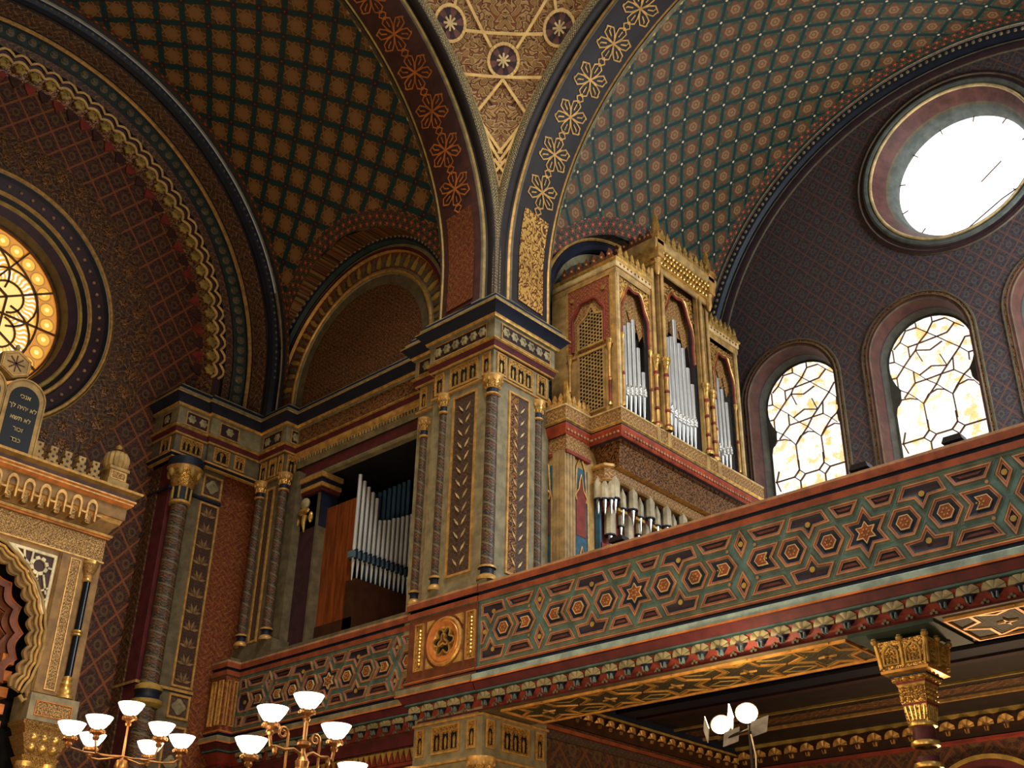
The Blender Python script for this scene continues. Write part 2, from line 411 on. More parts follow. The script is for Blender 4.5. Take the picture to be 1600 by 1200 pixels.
def world_loc(o):
    p = Vector(o.location)
    while o.parent is not None:
        p = p + (o.matrix_parent_inverse.translation); o = o.parent; p = p + Vector(o.location)
    return p
def thing(name, label, cat, loc, group=None, kind=None):
    o = bpy.data.objects.new(name, None); COL.objects.link(o); o.location = loc; o.empty_display_size = .2
    o['label'] = label; o['category'] = cat
    if group: o['group'] = group
    if kind: o['kind'] = kind
    return o
def structure(mb, name, label, cat='wall', smooth=True): return mb.build(name, None, label, smooth, category=cat, kind='structure')
from mathutils.geometry import tessellate_polygon
def holed(mb, T, outer, holes, n, mat):
    loops = [outer] + holes
    P = [p for l in loops for p in l]
    for t in tessellate_polygon([[Vector((a, b, 0)) for a, b in l] for l in loops]):
        q = [P[i] for i in t]
        A = (q[1][0] - q[0][0]) * (q[2][1] - q[0][1]) - (q[2][0] - q[0][0]) * (q[1][1] - q[0][1])
        if A < 0: q.reverse()
        mb.face([T(a, b, n) for a, b in q], mat, q)
def circle(c, r, k=48): return [(c[0] + r * cos(2 * pi * i / k), c[1] + r * sin(2 * pi * i / k)) for i in range(k)]
def archpoly(uc, w, z0, zs, k=12, r=None):      # door shape: straight legs, round head
    r = r or w
    return [(uc - w, z0), (uc + w, z0)] + [(uc + w * cos(pi * i / k), zs + r * sin(pi * i / k)) for i in range(k + 1)]
def rollprof(r, n, q, k=8, a0=0.0, a1=2 * pi): return [(r + q * cos(a0 + (a1 - a0) * i / k), n + q * sin(a0 + (a1 - a0) * i / k)) for i in range(k + 1)]
def rosette(mb, T, u, v, R, n, mat='shell', petals=6, h=.02):
    k = petals * 6; out = [(u + R * (.88 + .12 * cos(petals * t)) * cos(t), v + R * (.88 + .12 * cos(petals * t)) * sin(t)) for t in [2 * pi * i / k for i in range(k)]]
    mb.ring(T, out, [(u + (a - u) * .45, v + (b - v) * .45) for a, b in out], n, n + h * .6, mat, n + h)
    mb.face([T(u + (a - u) * .45, v + (b - v) * .45, n + h * .5) for a, b in out], mat)

# ---- floor and plain shell --------------------------------------------------
m = MB(); m.box(-8, 12, -14, 8, -.2, 0, 'floor_stone'); structure(m, 'floor', 'stone floor of the nave', 'floor')

# ---- vaults -----------------------------------------------------------------
VR = 4.9
def vault_mesh(P, s0, s1, sc, zl, rl, mat, band):
    m = MB(); tt = asin(min(1, (zl + rl - ZC) / VR))
    th = [tt * i / 14 for i in range(15)] + [tt + (pi - tt) * i / 40 for i in range(1, 41)]
    def row(t, side):
        z = ZC + VR * sin(t)
        h = 0 if t > tt - 1e-9 else (rl if z < zl else sqrt(max(0, rl * rl - (z - zl) ** 2)))
        a, b = (s0, max(s0, sc - h)) if side == 0 else (min(s1, sc + h), s1)
        return [a + (b - a) * k / 8 for k in range(9)]
    for side in (0, 1):
        R = [row(t, side) for t in th]
        m.grid([[P(s, t, 0) for s in r] for r, t in zip(R, th)], mat, [[(s, VR * t) for s in r] for r, t in zip(R, th)])
    # painted red border along the groin, then the small cross vault itself
    def onv(s, z, d): 
        k = min(1, max(0, (z - ZC) / VR)); return P(s, asin(k), d)
    ph = [pi * i / 36 for i in range(37)]
    rows = []; uv = []
    for f in ph:
        rr = []
        for ro in (rl, rl + .09, rl + .18, rl + .27):
            s = min(max(sc + ro * cos(f), s0), s1); rr.append(onv(s, max(ZC, zl + ro * sin(f)), .012))
        rows.append(rr); uv.append([(f * rl, .09 * k) for k in range(4)])
    m.grid(rows, 'floral_band', uv)
    return m, onv, ph
def PR(s, t, d): r = VR - d; return (HW - r * cos(t), s, ZC + r * sin(t))
def PA(s, t, d): r = VR - d; return (s, -HW + r * cos(t), ZC + r * sin(t))
LZ = 11.0; LR = 2.34
m, onv, ph = vault_mesh(PR, 1.38, 5.22, 3.45, LZ, LR, 'vault_right', True)
rows = []
for f in ph:
    s = 3.45 + LR * cos(f); z = LZ + LR * sin(f); a = onv(s, max(z, ZC), 0); rows.append([(a[0], s, z), (-.46, s, z)])
m.grid(rows, 'lattice_side')
m.grid([[PR(y, pi * i / 60, 0) for y in (5.22, 5.42)] for i in range(61)], 'floral_band', [[(VR * pi * i / 60, y) for y in (0, .2)] for i in range(61)])
structure(m, 'ceiling', 'painted green and gold star-patterned barrel vault above the organ', 'vault')
m, onv, ph = vault_mesh(lambda s, t, d: PA(-s, t, d), 1.38, 5.2, 3.5, LZ, LR, 'vault_ark', True)
rows = []
for f in ph:
    s = 3.5 + LR * cos(f); z = LZ + LR * sin(f); a = onv(s, max(z, ZC), 0); rows.append([(-s, a[1], z), (-s, .52, z)])
m.grid(rows, 'damask_tympanum')
m.grid([[PA(x, pi * i / 60, 0) for x in (-5.2, -5.34)] for i in range(61)], 'floral_band', [[(VR * pi * i / 60, y) for y in (0, .2)] for i in range(61)])
structure(m, 'ceiling', 'dark teal and brown star-patterned barrel vault in front of the ark wall', 'vault')

# ---- crossing arches: arris roll, star band, stepped mouldings -----------------
def crossing_arch(T, c, a0, a1, name, label, dim):
    m = MB()
    pr = rollprof(4.615, -.02, .12, 10); mt = ['band_dark'] * 10
    for k in (1, 2, 3): mt[k] = 'bead_roll'
    m.arch(T, c, pr, mt, 0, pi, 64, 10.68)
    prof = [(4.53, -.1), (4.5, -.12), (4.47, -.14), (4.45, -.17), (4.5, -.98), (4.48, -1.0), (4.5, -1.03)] + [(4.54 - .05 * cos(pi * i / 6), -1.09 - .06 * sin(pi * i / 6 - pi / 2)) for i in range(7)] + [(4.62, -1.16), (4.66, -1.18), (4.7, -1.2), (4.72, -1.22), (4.9, -1.4)]
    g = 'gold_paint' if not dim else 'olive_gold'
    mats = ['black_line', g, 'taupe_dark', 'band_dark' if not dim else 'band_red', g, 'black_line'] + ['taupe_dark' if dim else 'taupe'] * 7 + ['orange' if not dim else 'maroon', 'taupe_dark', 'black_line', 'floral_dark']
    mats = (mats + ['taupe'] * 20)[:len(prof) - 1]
    m.arch(T, c, prof, mats, 0, pi, 64, 10.68)
    # beads of the frill just before the vault
    for i in range(96):
        t = pi * (i + .5) / 96; r = 4.74
        m.ell(T(c[0] + r * cos(t), c[1] + r * sin(t), -1.24), (.045, .045, .045), 'cream' if i % 2 else 'taupe', 6, 4)
    # star tracery laid on the band
    def on(s, w):
        t = s / 4.6; r = 4.45 + .05 * (w / .8) - .014; return T(c[0] + (r * cos(t) if a0 == 0 else -r * cos(t)), c[1] + r * sin(t), -.18 - w)
    W = .4; per = .66; Rr = .29; segs = []; q0 = 1.42
    cs = [q0 + per * k for k in range(9)]
    for sc in cs:
        for k in range(6):
            a = pi * k / 3; tip = (sc + Rr * cos(a), W + Rr * 1.15 * sin(a))
            l = (sc + Rr * .52 * cos(a - .44), W + Rr * .58 * sin(a - .44)); r = (sc + Rr * .52 * cos(a + .44), W + Rr * .58 * sin(a + .44))
            l2 = (sc + Rr * .84 * cos(a - .33), W + Rr * .95 * sin(a - .33)); r2 = (sc + Rr * .84 * cos(a + .33), W + Rr * .95 * sin(a + .33))
            segs += [((sc, W), l), (l, l2), (l2, tip), (tip, r2), (r2, r), (r, (sc, W))]
            for (A, B) in (((sc + Rr * .45 * cos(a), W + Rr * .5 * sin(a)), (sc + Rr * .75 * cos(a), W + Rr * .85 * sin(a))),): segs.append((A, B))
    for sc in cs:
        x = sc - per / 2; d = .075
        segs += [((x - d, W), (x, W + d)), ((x, W + d), (x + d, W)), ((x + d, W), (x, W - d)), ((x, W - d), (x - d, W))]
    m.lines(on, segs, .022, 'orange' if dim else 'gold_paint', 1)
    dots = []
    for sc in cs:
        for e in (-.3, -.22, .22, .3):
            for f in (.2, -.2):
                dots.append(((sc + f + .33, W + e), (sc + f + .345, W + e)))
    m.lines(on, dots, .022, 'olive_gold', 1)
    # relief panel at the foot of the band
    rows = []; uv = []
    for i in range(15):
        s = -.6 + 1.62 * i / 14
        def onl(s, w):
            if s < 0: r = 4.45 + .05 * (w / .8) - .016; return T(c[0] + (r if a0 == 0 else -r), c[1] + s, -.18 - w)
            return on(s, w)
        rows.append([onl(s, w) for w in (.12, .4, .68)]); uv.append([(s, w) for w in (.12, .4, .68)])
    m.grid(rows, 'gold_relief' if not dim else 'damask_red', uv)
    structure(m, name, label, 'arch')
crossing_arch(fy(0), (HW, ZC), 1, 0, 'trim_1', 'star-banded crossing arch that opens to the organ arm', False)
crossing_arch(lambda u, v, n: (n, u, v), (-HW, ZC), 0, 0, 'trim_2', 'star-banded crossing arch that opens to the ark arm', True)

# ---- pendentive ----------------------------------------------------------------
PRd = 4.65 * sqrt(2); PC = Vector((HW, -HW, ZC))
def sph(w, z, d=0.0):            # w: arc across from the diagonal
    R = PRd - d; dz = z - ZC; rho = sqrt(max(.01, R * R - dz * dz)); b = w / rho + pi / 4
    return (PC.x - rho * cos(b), PC.y + rho * sin(b), z)
m = MB(); rows = []; uv = []
for i in range(40):
    z = 11.4 + (16.1 - 11.4) * i / 39; rho = sqrt(PRd ** 2 - (z - ZC) ** 2); q = 4.65 / rho
    h = (asin(min(1, q)) - pi / 4) * rho
    h = max(h, .002); rows.append([sph(h * k / 8, z) for k in range(-8, 9)]); uv.append([(h * k / 8, z) for k in range(-8, 9)])
m.grid(rows, 'pendentive', uv)
def border(z): 
    rho = sqrt(PRd ** 2 - (z - ZC) ** 2); return max(0, (asin(min(1, 4.65 / rho)) - pi / 4) * rho - .1)
sp = lambda w, z: sph(w, z, .03)
B = []
for sg in (-1, 1):
    zz = [12.3 + 3.6 * i / 30 for i in range(31)]
    B += [((sg * border(a), a), (sg * border(b), b)) for a, b in zip(zz, zz[1:])]
m.lines(sp, B, .05, 'gilt_line', 1)
def ringpts(c, r, a0=0, a1=2 * pi, k=24): return [(c[0] + r * cos(a0 + (a1 - a0) * i / k), c[1] + r * sin(a0 + (a1 - a0) * i / k)) for i in range(k + 1)]
L = [((-border(14.23), 14.23), (border(14.23), 14.23)), ((-.58, 14.8), (.56, 14.8)), ((-.7, 15.35), (-.2, 14.63)), ((.7, 15.35), (.2, 14.63)), ((-.7, 15.35), (-.76, 15.1)), ((.7, 15.35), (.76, 15.1)),
     ((0, 14.2), (-.39, 13.69)), ((0, 14.2), (.39, 13.69)), ((-.39, 13.69), (.02, 13.13)), ((.39, 13.69), (-.02, 13.13)),
     ((-.2, 13.32), (.02, 12.98)), ((.2, 13.32), (-.02, 12.98)), ((-.08, 13.02), (.1, 12.78)), ((.08, 13.02), (-.1, 12.78)), ((-.3, 13.55), (-.12, 13.2)), ((.3, 13.55), (.12, 13.2))]
for c in ((-.82, 14.86), (0, 14.45), (.82, 14.86)):
    P = ringpts(c, .225); L += list(zip(P, P[1:]))
m.lines(sp, L, .042, 'gilt_line', 3)
sd = lambda w, z: sph(w, z, .02)
for c in ((-.82, 14.86), (0, 14.45), (.82, 14.86)):
    P = ringpts(c, .2, k=24)
    for i in range(24): m.face([sd(*c), sd(*P[i]), sd(*P[i + 1])], 'rose_brown' if i % 4 < 2 else 'plum')
    st = []
    for k in range(8): st.append((c, (c[0] + .09 * cos(pi * k / 4), c[1] + .09 * sin(pi * k / 4))))
    m.lines(lambda w, z: sph(w, z, .035), st, .028, 'cream', 1)
structure(m, 'wall_pendentive', 'gilded pendentive with three red roundels between the two crossing arches', 'pendentive')

# ---- end wall of the organ arm ----------------------------------------------------
WX = (1.39, 3.63, 5.89, 8.14); WZ = 11.03; OC = (4.66, 14.06)
m = MB(); T = fy(5.6)
lun = [(-.45, 5.6), (9.65, 5.6)] + [(HW + 5.05 * cos(pi * i / 40), ZC + 5.05 * sin(pi * i / 40)) for i in range(41)]
holed(m, T, lun, [archpoly(x, .8, 7.6, WZ, 20) for x in WX] + [circle(OC, 1.38)], 0, 'lattice_end')
structure(m, 'wall_right', 'dark damask end wall of the organ arm with arched windows', 'wall')
m = MB(); c = (HW, ZC)
m.arch(T, c, [(4.9, .2), (4.86, .18), (4.84, .18)], ['green_edge', 'cream'], 0, pi, 60, 10.4)
m.arch(T, c, rollprof(4.74, .1, .1, 8), 'roll_dark', 0, pi, 60, 10.4)
m.arch(T, c, [(4.64, .06), (4.62, .05), (4.6, .05), (4.5, .02), (4.48, .0)], ['taupe_dark', 'navy', 'plum', 'taupe_dark'], 0, pi, 60, 10.4)
for i in range(130):
    t = pi * (i + .5) / 130; m.ell(T(c[0] + 4.73 * cos(t), c[1] + 4.73 * sin(t), .19), (.036, .022, .036), 'taupe', 6, 4)
structure(m, 'trim_3', 'dark blue roll moulding around the end wall lunette', 'trim')
m = MB()
m.arch(T, OC, [(1.66, .01), (1.65, .04), (1.6, .05), (1.58, .03), (1.52, .03)], ['taupe_dark', 'plum', 'taupe_dark', 'plum'], 0, 2 * pi, 64)
m.arch(T, OC, rollprof(1.47, .03, .05, 8), 'green_grey', 0, 2 * pi, 64)
m.arch(T, OC, rollprof(1.385, .03, .028, 8), 'cream', 0, 2 * pi, 64)
m.arch(T, OC, [(1.38, .02), (1.3, -.1), (1.22, -.2), (1.2, -.26), (1.16, -.3), (1.12, -.5)], ['rose_brown', 'rose_brown', 'taupe_dark', 'green_grey', 'green_grey'], 0, 2 * pi, 64)
structure(m, 'trim_4', 'stepped round moulding of the white oculus window', 'trim')

def win_outline(x, k=24):
    a = 2 * pi * .605 - pi; b0 = -.205 * pi
    arc = [(x + .69 * cos(t), WZ + .69 * sin(t)) for t in [b0 + (pi - 2 * b0) * i / k for i in range(k + 1)]]
    return [(x - .68, 7.7), (x + .68, 7.7), (x + .68, 10.22), (x + .655, 10.33), (x + .6, 10.4), (x + .57, 10.46), (x + .565, 10.56)] + arc + [(x - .565, 10.56), (x - .57, 10.46), (x - .6, 10.4), (x - .655, 10.33), (x - .68, 10.22)]
TG = fy(6.08)
def came(mb, x, pts, w=.016):
    for a, b in zip(pts, pts[1:]):
        A = TG(x + a[0], a[1], .03); Bq = TG(x + b[0], b[1], .03); mb.bar(A, Bq, w, .03, 'lead_came', (0, 1, 0))
TRAC = [[(-0.7, 0.1), (-0.62, 0.09), (-0.48, -0.05), (-0.36, -0.16), (-0.25, -0.28), (-0.16, -0.39), (-0.01, -0.52), (0.09, -0.64), (0.21, -0.77)], [(-0.7, -0.19), (-0.62, -0.2), (-0.48, -0.05), (-0.36, 0.07), (-0.25, 0.17), (-0.2, 0.26), (-0.02, 0.41), (0.09, 0.56), (0.09, 0.66)], [(-0.62, -0.41), (-0.48, -0.52), (-0.36, -0.65), (-0.26, -0.78)], [(-0.55, -0.59), (-0.48, -0.52), (-0.34, -0.39), (-0.16, -0.39), (0.09, -0.38), (0.29, -0.38), (0.43, -0.51), (0.52, -0.61)], [(-0.48, 0.4), (-0.36, 0.27), (-0.2, 0.27), (0.12, 0.28), (0.29, 0.29), (0.43, 0.41)], [(-0.6, 0.31), (-0.48, 0.4), (-0.36, 0.57), (-0.18, 0.56), (-0.02, 0.41), (0.12, 0.28), (0.29, 0.11), (0.43, -0.02), (0.56, -0.17), (0.66, -0.17)], [(-0.62, 0.31), (-0.62, 0.08)], [(-0.36, 0.27), (-0.36, 0.07)], [(-0.25, 0.17), (-0.02, 0.09), (0.19, 0.17)], [(-0.25, 0.17), (-0.17, -0.06)], [(-0.25, -0.28), (-0.04, -0.19), (0.2, -0.27), (0.12, -0.04)], [(0.09, 0.56), (0.3, 0.55), (0.43, 0.41), (0.56, 0.29)], [(0.66, 0.09), (0.55, 0.11), (0.44, -0.03), (0.31, -0.16), (0.2, -0.27), (0.09, -0.38), (-0.01, -0.52), (-0.12, -0.63), (-0.26, -0.78)], [(0.31, -0.16), (0.29, -0.38)], [(0.56, -0.17), (0.55, -0.3)], [(0.56, -0.43), (0.43, -0.51), (0.29, -0.66), (0.21, -0.77)], [(-0.62, -0.2), (-0.62, -0.4)], [(-0.18, 0.56), (-0.18, 0.65)], [(-0.34, -0.39), (-0.34, -0.19)], [(-0.66, -0.68), (-0.6, -0.6), (-0.46, -0.62), (-0.34, -0.68), (-0.26, -0.78), (-0.25, -1.2)], [(-0.26, -0.78), (-0.16, -0.65), (-0.02, -0.61), (0.09, -0.65), (0.21, -0.77), (0.22, -1.17)], [(0.22, -0.76), (0.32, -0.65), (0.47, -0.62), (0.56, -0.66), (0.64, -0.79)]]
WL = ['round-headed leaded window nearest the organ', 'middle round-headed leaded window with three small lights', 'round-headed leaded window cut by the right edge of the photo', 'farthest round-headed leaded window of the end wall']
for i, x in enumerate(WX):
    w = thing('window_%d' % (i + 1), WL[i], 'window', (x, 6.08, 7.7), kind='structure')
    g = MB(); o = win_outline(x)
    g.face([TG(a, b, 0) for a, b in [(x - .82, 7.6), (x + .82, 7.6), (x + .82, 11.9), (x - .82, 11.9)]], 'window_glass'); g.build('glass', w, smooth=False)
    f = MB()
    f.arch(T, (x, WZ), [(.935, .0), (.93, .03), (.905, .03), (.9, .02), (.87, .02), (.86, .03), (.845, .03), (.84, .015), (.805, .015), (.8, -.02)], ['taupe_dark', 'taupe_dark', 'plum', 'bronze_relief', 'taupe_dark', 'taupe_dark', 'reveal_brown', 'reveal_brown', 'taupe_dark'], 0, pi, 32, 7.6)
    f.arch(T, (x, WZ), [(.8, -.02), (.76, -.24), (.75, -.26), (.72, -.42)], ['reveal_brown', 'plum', 'reveal_grey'], 0, pi, 32, 7.6)
    holed(f, TG, archpoly(x, .75, 7.6, WZ, 24), [o], .05, 'reveal_grey')
    f.build('frame', w)
    t = MB()
    for P in TRAC: came(t, x, [(p[0] + .02, p[1] + WZ + .03) for p in P], .012)
    for uc in (-.225, .225):
        came(t, x, [(uc, 10.0), (uc, 9.82)]); came(t, x, [(uc, 9.62), (uc, 7.8)])
        came(t, x, [(uc - .1, 9.72), (uc, 9.82), (uc + .1, 9.72), (uc, 9.62), (uc - .1, 9.72)])
    came(t, x, [(-.68, 9.72), (-.325, 9.72)]); came(t, x, [(-.125, 9.72), (.125, 9.72)]); came(t, x, [(.325, 9.72), (.68, 9.72)])
    came(t, x, [(-.6, 9.9), (-.66, 9.72), (-.6, 9.54)]); came(t, x, [(-.2, 8.9), (-.45, 9.1), (-.68, 8.9)]); came(t, x, [(.68, 8.9), (.45, 9.1), (.2, 8.9)])
    t.build('tracery', w, smooth=False)
w = thing('window_5', 'big round white oculus window high in the end wall', 'window', (OC[0], 6.1, OC[1]), kind='structure')
g = MB(); TO = fy(6.1); g.face([TO(a, b, 0) for a, b in circle(OC, 1.14)], 'oculus_glass'); g.build('glass', w, smooth=False)
t = MB()
for k in range(12):
    a = 2 * pi * k / 12 + .2; A = TO(OC[0] + 1.02 * cos(a), OC[1] + 1.02 * sin(a), .02); Bq = TO(OC[0] + 1.13 * cos(a), OC[1] + 1.13 * sin(a), .02); t.bar(A, Bq, .014, .014, 'lead_came', (0, 1, 0))
for a, b in (((.25, -.25), (.62, -.02)), ((-.1, -1.0), (.5, -.72)), ((.5, -.72), (.9, -.6)), ((.7, -.62), (.8, -.74))):
    t.bar(TO(OC[0] + a[0], OC[1] + a[1], .02), TO(OC[0] + b[0], OC[1] + b[1], .02), .014, .014, 'lead_came', (0, 1, 0))
t.build('tracery', w, smooth=False)

# side wall of the organ arm (behind the case), its lunette roll
m = MB(); TS = fx(-.45)
m.face([TS(1.1, 5.6), TS(5.62, 5.6), TS(5.62, 13.6), TS(1.1, 13.6)], 'lattice_side', [(1.1, 5.6), (5.6, 5.6), (5.6, 13.6), (1.1, 13.6)])
structure(m, 'wall_side', 'dark lattice-painted side wall behind the organ case', 'wall')
m = MB(); m.arch(TS, (3.45, LZ), rollprof(2.22, .22, .1, 8), 'navy', 0, pi, 40, 10.5); m.arch(TS, (3.45, LZ), rollprof(2.33, .3, .03, 6), 'gold_paint', 0, pi, 40, 10.5)
m.arch(TS, (3.45, LZ), [(2.12, .16), (2.0, .1), (1.9, .05)], ['taupe', 'green_edge'], 0, pi, 40, 10.5)
structure(m, 'trim_5', 'dark arched moulding above the organ case', 'trim')
# ---- wall of the bay beside the ark (second organ niche), its lunette ---------------
TB = fy(.5); BX = -3.5
m = MB()
holed(m, TB, [(-6.3, 5.5), (-1.0, 5.5), (-1.0, 13.7), (-6.3, 13.7)], [[(-4.6, 5.6), (-1.63, 5.6), (-1.63, 9.38), (-4.6, 9.38)]], 0, 'damask_tympanum')
structure(m, 'wall_rear', 'ornate bay wall with a blind lunette above the small organ niche', 'wall')
m = MB(); c = (BX, 11.1)
m.arch(TB, c, rollprof(2.26, .12, .1, 8), ['navy', 'navy', 'navy', 'green_edge', 'navy', 'navy', 'navy', 'navy'], 0, pi, 44, 10.5)
m.arch(TB, c, [(2.16, .1), (2.1, .12), (2.04, .12), (2.02, .07), (1.76, .03), (1.74, .05), (1.7, .05)], ['taupe', 'maroon', 'gold_paint', 'damask_red', 'taupe', 'taupe'], 0, pi, 44, 10.5)
m.arch(TB, c, rollprof(1.69, .05, .03, 6), 'gold_paint', 0, pi, 44, 10.5)
m.arch(TB, c, [(1.66, .04), (1.64, .015), (1.46, .012)], ['taupe', 'taupe_dark'], 0, pi, 44, 10.5)
for i in range(46):
    t = pi * (i + .5) / 46; r = 1.9
    q = [(c[0] + (r + b) * cos(t) - a * sin(t), c[1] + (r + b) * sin(t) + a * cos(t)) for a, b in ((-.03, -.12), (.03, -.12), (.045, 0), (0, .12), (-.045, 0))]
    m.prism(TB, q, .03, .075, 'taupe_dark' if i % 2 else 'olive_gold')
for i in range(60):
    t = pi * (i + .5) / 60; m.ell(TB(c[0] + 2.26 * cos(t), c[1] + 2.26 * sin(t), .21), (.04, .03, .04), 'taupe', 6, 4)
structure(m, 'trim_6', 'horseshoe arch mouldings framing the blind lunette', 'trim')
# niche behind
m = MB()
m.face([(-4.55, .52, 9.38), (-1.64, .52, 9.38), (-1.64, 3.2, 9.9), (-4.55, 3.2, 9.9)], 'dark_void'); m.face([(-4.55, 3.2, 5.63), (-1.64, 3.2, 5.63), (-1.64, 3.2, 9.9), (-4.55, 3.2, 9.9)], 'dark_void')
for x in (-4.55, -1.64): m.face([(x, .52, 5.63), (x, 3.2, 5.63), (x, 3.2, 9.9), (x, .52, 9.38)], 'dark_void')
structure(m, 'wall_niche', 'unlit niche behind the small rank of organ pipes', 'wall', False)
m = MB(); m.box(-5.5, -1.1, .25, 3.2, 5.5, 5.62, 'dark_wood'); structure(m, 'floor', 'gallery floor beneath the small organ niche', 'floor')
m = MB(); m.box(-.4, 9.6, .02, 5.6, 5.5, 5.62, 'dark_wood'); structure(m, 'floor', 'gallery floor beneath the large organ', 'floor')

# ---- entablature shared by pier, bay and ark corner --------------------------------
CP = [(.03, 9.86), (.05, 9.865), (.05, 9.89), (.06, 9.9), (.08, 9.965), (.1, 9.98), (.1, 10.0), (.06, 10.005), (.06, 10.31), (.1, 10.32), (.11, 10.345), (.12, 10.36), (.2, 10.46), (.23, 10.48), (.23, 10.505), (.19, 10.52), (.18, 10.58), (.14, 10.6), (.13, 10.66), (.11, 10.69), (-.4, 10.7)]
CM = ['gold_paint', 'gold_paint', 'maroon', 'maroon', 'gold', 'gold', 'taupe', 'taupe', 'taupe', 'gold', 'gold_paint', 'navy', 'navy', 'gold', 'taupe', 'taupe', 'maroon', 'navy', 'taupe', 'taupe']
def rel(pts, T): return pts
def rosette_frieze(mb, T, u0, u1, n, z0=10.03, z1=10.285, mat='shell', sp=.155):
    mb.ring(T, rect(u0, u1, z0, z1), inset(rect(u0, u1, z0, z1), .022), None, n + .012, 'gold_paint', n + .012)
    mb.face([T(a, b, n + .004) for a, b in inset(rect(u0, u1, z0, z1), .02)], 'plum')
    k = max(1, int((u1 - u0 - .06) / sp)); 
    for i in range(k): rosette(mb, T, u0 + (u1 - u0) * (i + .5) / k, (z0 + z1) / 2, min(.075, (u1 - u0) * .4), n + .006, mat, 6, .03)
def arcade(mb, T, u0, u1, z0, z1, n, k):       # framed panel of small gilded blind arches
    o = rect(u0, u1, z0, z1); mb.frame(T, o, .018, n, n + .02, 'gold_paint')
    i_ = inset(o, .018); mb.face([T(a, b, n + .002) for a, b in i_], 'dark_void')
    w = (u1 - u0 - .036) / k; H = []
    for j in range(k): uc = u0 + .018 + w * (j + .5); H.append(archpoly(uc, w * .34, z0 + .04, z1 - .13, 8))
    holed(mb, T, i_, H, n + .012, 'gold_fine')
    for j in range(k):
        uc = u0 + .018 + w * (j + .5); mb.prism(T, [(uc - .012, z0 + .05), (uc + .012, z0 + .05), (uc + .02, z0 + .16), (uc, z0 + .2), (uc - .02, z0 + .16)], n, n + .01, 'gold')
        mb.prism(T, circle((uc, z1 - .09), w * .14, 8), n + .006, n + .018, 'gold_fine')
def colonnette(parent, x, y, r, z0, z1, paint, group_label=None, name='colonnette', cap='gold_paint'):
    m = MB(); m.lathe((x, y, 0), [(r, z0 + .2), (r * .97, (z0 + z1) / 2), (r * .94, z1 - .3)], paint, 14); c = m.build(name, parent, group_label)
    b = MB(); b.lathe((x, y, z0), [(r * 1.55, 0), (r * 1.6, .03), (r * 1.35, .06), (r * 1.02, .08), (r * 1.02, .15), (r * 1.4, .16), (r * 1.42, .185), (r, .2)], [cap, cap, cap, 'navy', 'navy', cap, cap], 14); b.build('base', c)
    k = MB(); h = z1 - .3
    k.lathe((x, y, h), [(r, 0), (r * 1.3, .01), (r * 1.3, .03), (r * .98, .04), (r * 1.0, .11), (r * 1.15, .12), (r * 1.5, .2), (r * 1.55, .22), (r * 1.75, .27), (r * 1.75, .3), (0, .3)], [cap, cap, cap, 'navy', cap, 'gold_fine', cap, cap, cap, cap], 12)
    for i in range(10):
        t = 2 * pi * i / 10
        k.ell((x + r * 1.5 * cos(t), y + r * 1.5 * sin(t), h + .225), (r * .24, r * .24, .03), cap, 6, 4); k.ell((x + r * 1.2 * cos(t + .3), y + r * 1.2 * sin(t + .3), h + .15), (r * .2, r * .2, .04), 'gold', 6, 4)
    k.build('capital', c)
    return c
def painted_panel(mb, T, o, n, mat, fw=.03, rec=.02):
    mb.frame(T, o, fw, n, n + .022, 'gold_paint'); i_ = inset(o, fw); mb.face([T(a, b, n + .004) for a, b in i_], mat, i_)

# corner pier ----------------------------------------------------------------------
pier = thing('corner_pier', 'massive square corner pier with gilt panels between the two organs', 'pier', (-.6, .6, 0))
m = MB()
m.box(-1.16, -.1, .1, 1.14, 6.58, 9.44, 'taupe'); m.box(-1.16, -.1, 0, .1, 6.58, 9.44, 'taupe'); m.box(-.1, 0, .1, 1.14, 6.58, 9.44, 'taupe')
m.box(-1.16, 0, 0, 1.14, 5.5, 6.58, 'taupe'); m.box(-1.16, 0, 0, 1.14, 9.44, 9.9, 'taupe')
m.box(-1.62, -1.1, .14, .9, 5.5, 9.9, 'taupe')
m.box(-1.16, 0, 0, 1.14, 0, 5.5, 'taupe')
m.build('shaft', pier)
T1 = fy(0); T2 = fx(0); T3 = fy(.14)
m = MB(); m.sweep2([(-1.62, .5), (-1.62, .14), (-1.16, .14), (-1.16, 0), (0, 0), (0, 1.14), (-.45, 1.14)], CP, CM)
m.sweep2([(-1.62, .5), (-1.62, .14), (-1.16, .14), (-1.16, 0), (0, 0), (0, 1.14), (-.45, 1.14)], [(0, 9.44), (.03, 9.445), (.03, 9.465), (0, 9.48)], ['gold_paint'] * 3)
m.build('cornice', pier)
m = MB(); rosette_frieze(m, T1, -1.12, -.07, .062); rosette_frieze(m, T2, .07, 1.1, .062); rosette_frieze(m, T3, -1.6, -1.25, .062); m.build('rosette_frieze', pier)
m = MB(); arcade(m, T1, -1.13, -.95, 9.5, 9.84, .002, 1); arcade(m, T1, -.83, -.28, 9.5, 9.84, .002, 3); arcade(m, T1, -.2, -.05, 9.5, 9.84, .002, 1)
arcade(m, T2, .06, .24, 9.5, 9.84, .002, 1); arcade(m, T2, .29, .79, 9.5, 9.84, .002, 3); arcade(m, T2, .88, 1.08, 9.5, 9.84, .002, 1)
arcade(m, T3, -1.58, -1.44, 9.5, 9.84, .002, 1); arcade(m, T3, -1.34, -1.2, 9.5, 9.84, .002, 1)
m.build('arcade_frieze', pier)
def leafpair(mb, T, u, z, n):
    for sg in (-1, 1):
        q = [(u + sg * a, z + b) for a, b in ((.03, -.05), (.05, 0), (.11, .06), (.075, -.01))]
        mb.prism(T, q if sg > 0 else q[::-1], n, n + .014, 'cream')
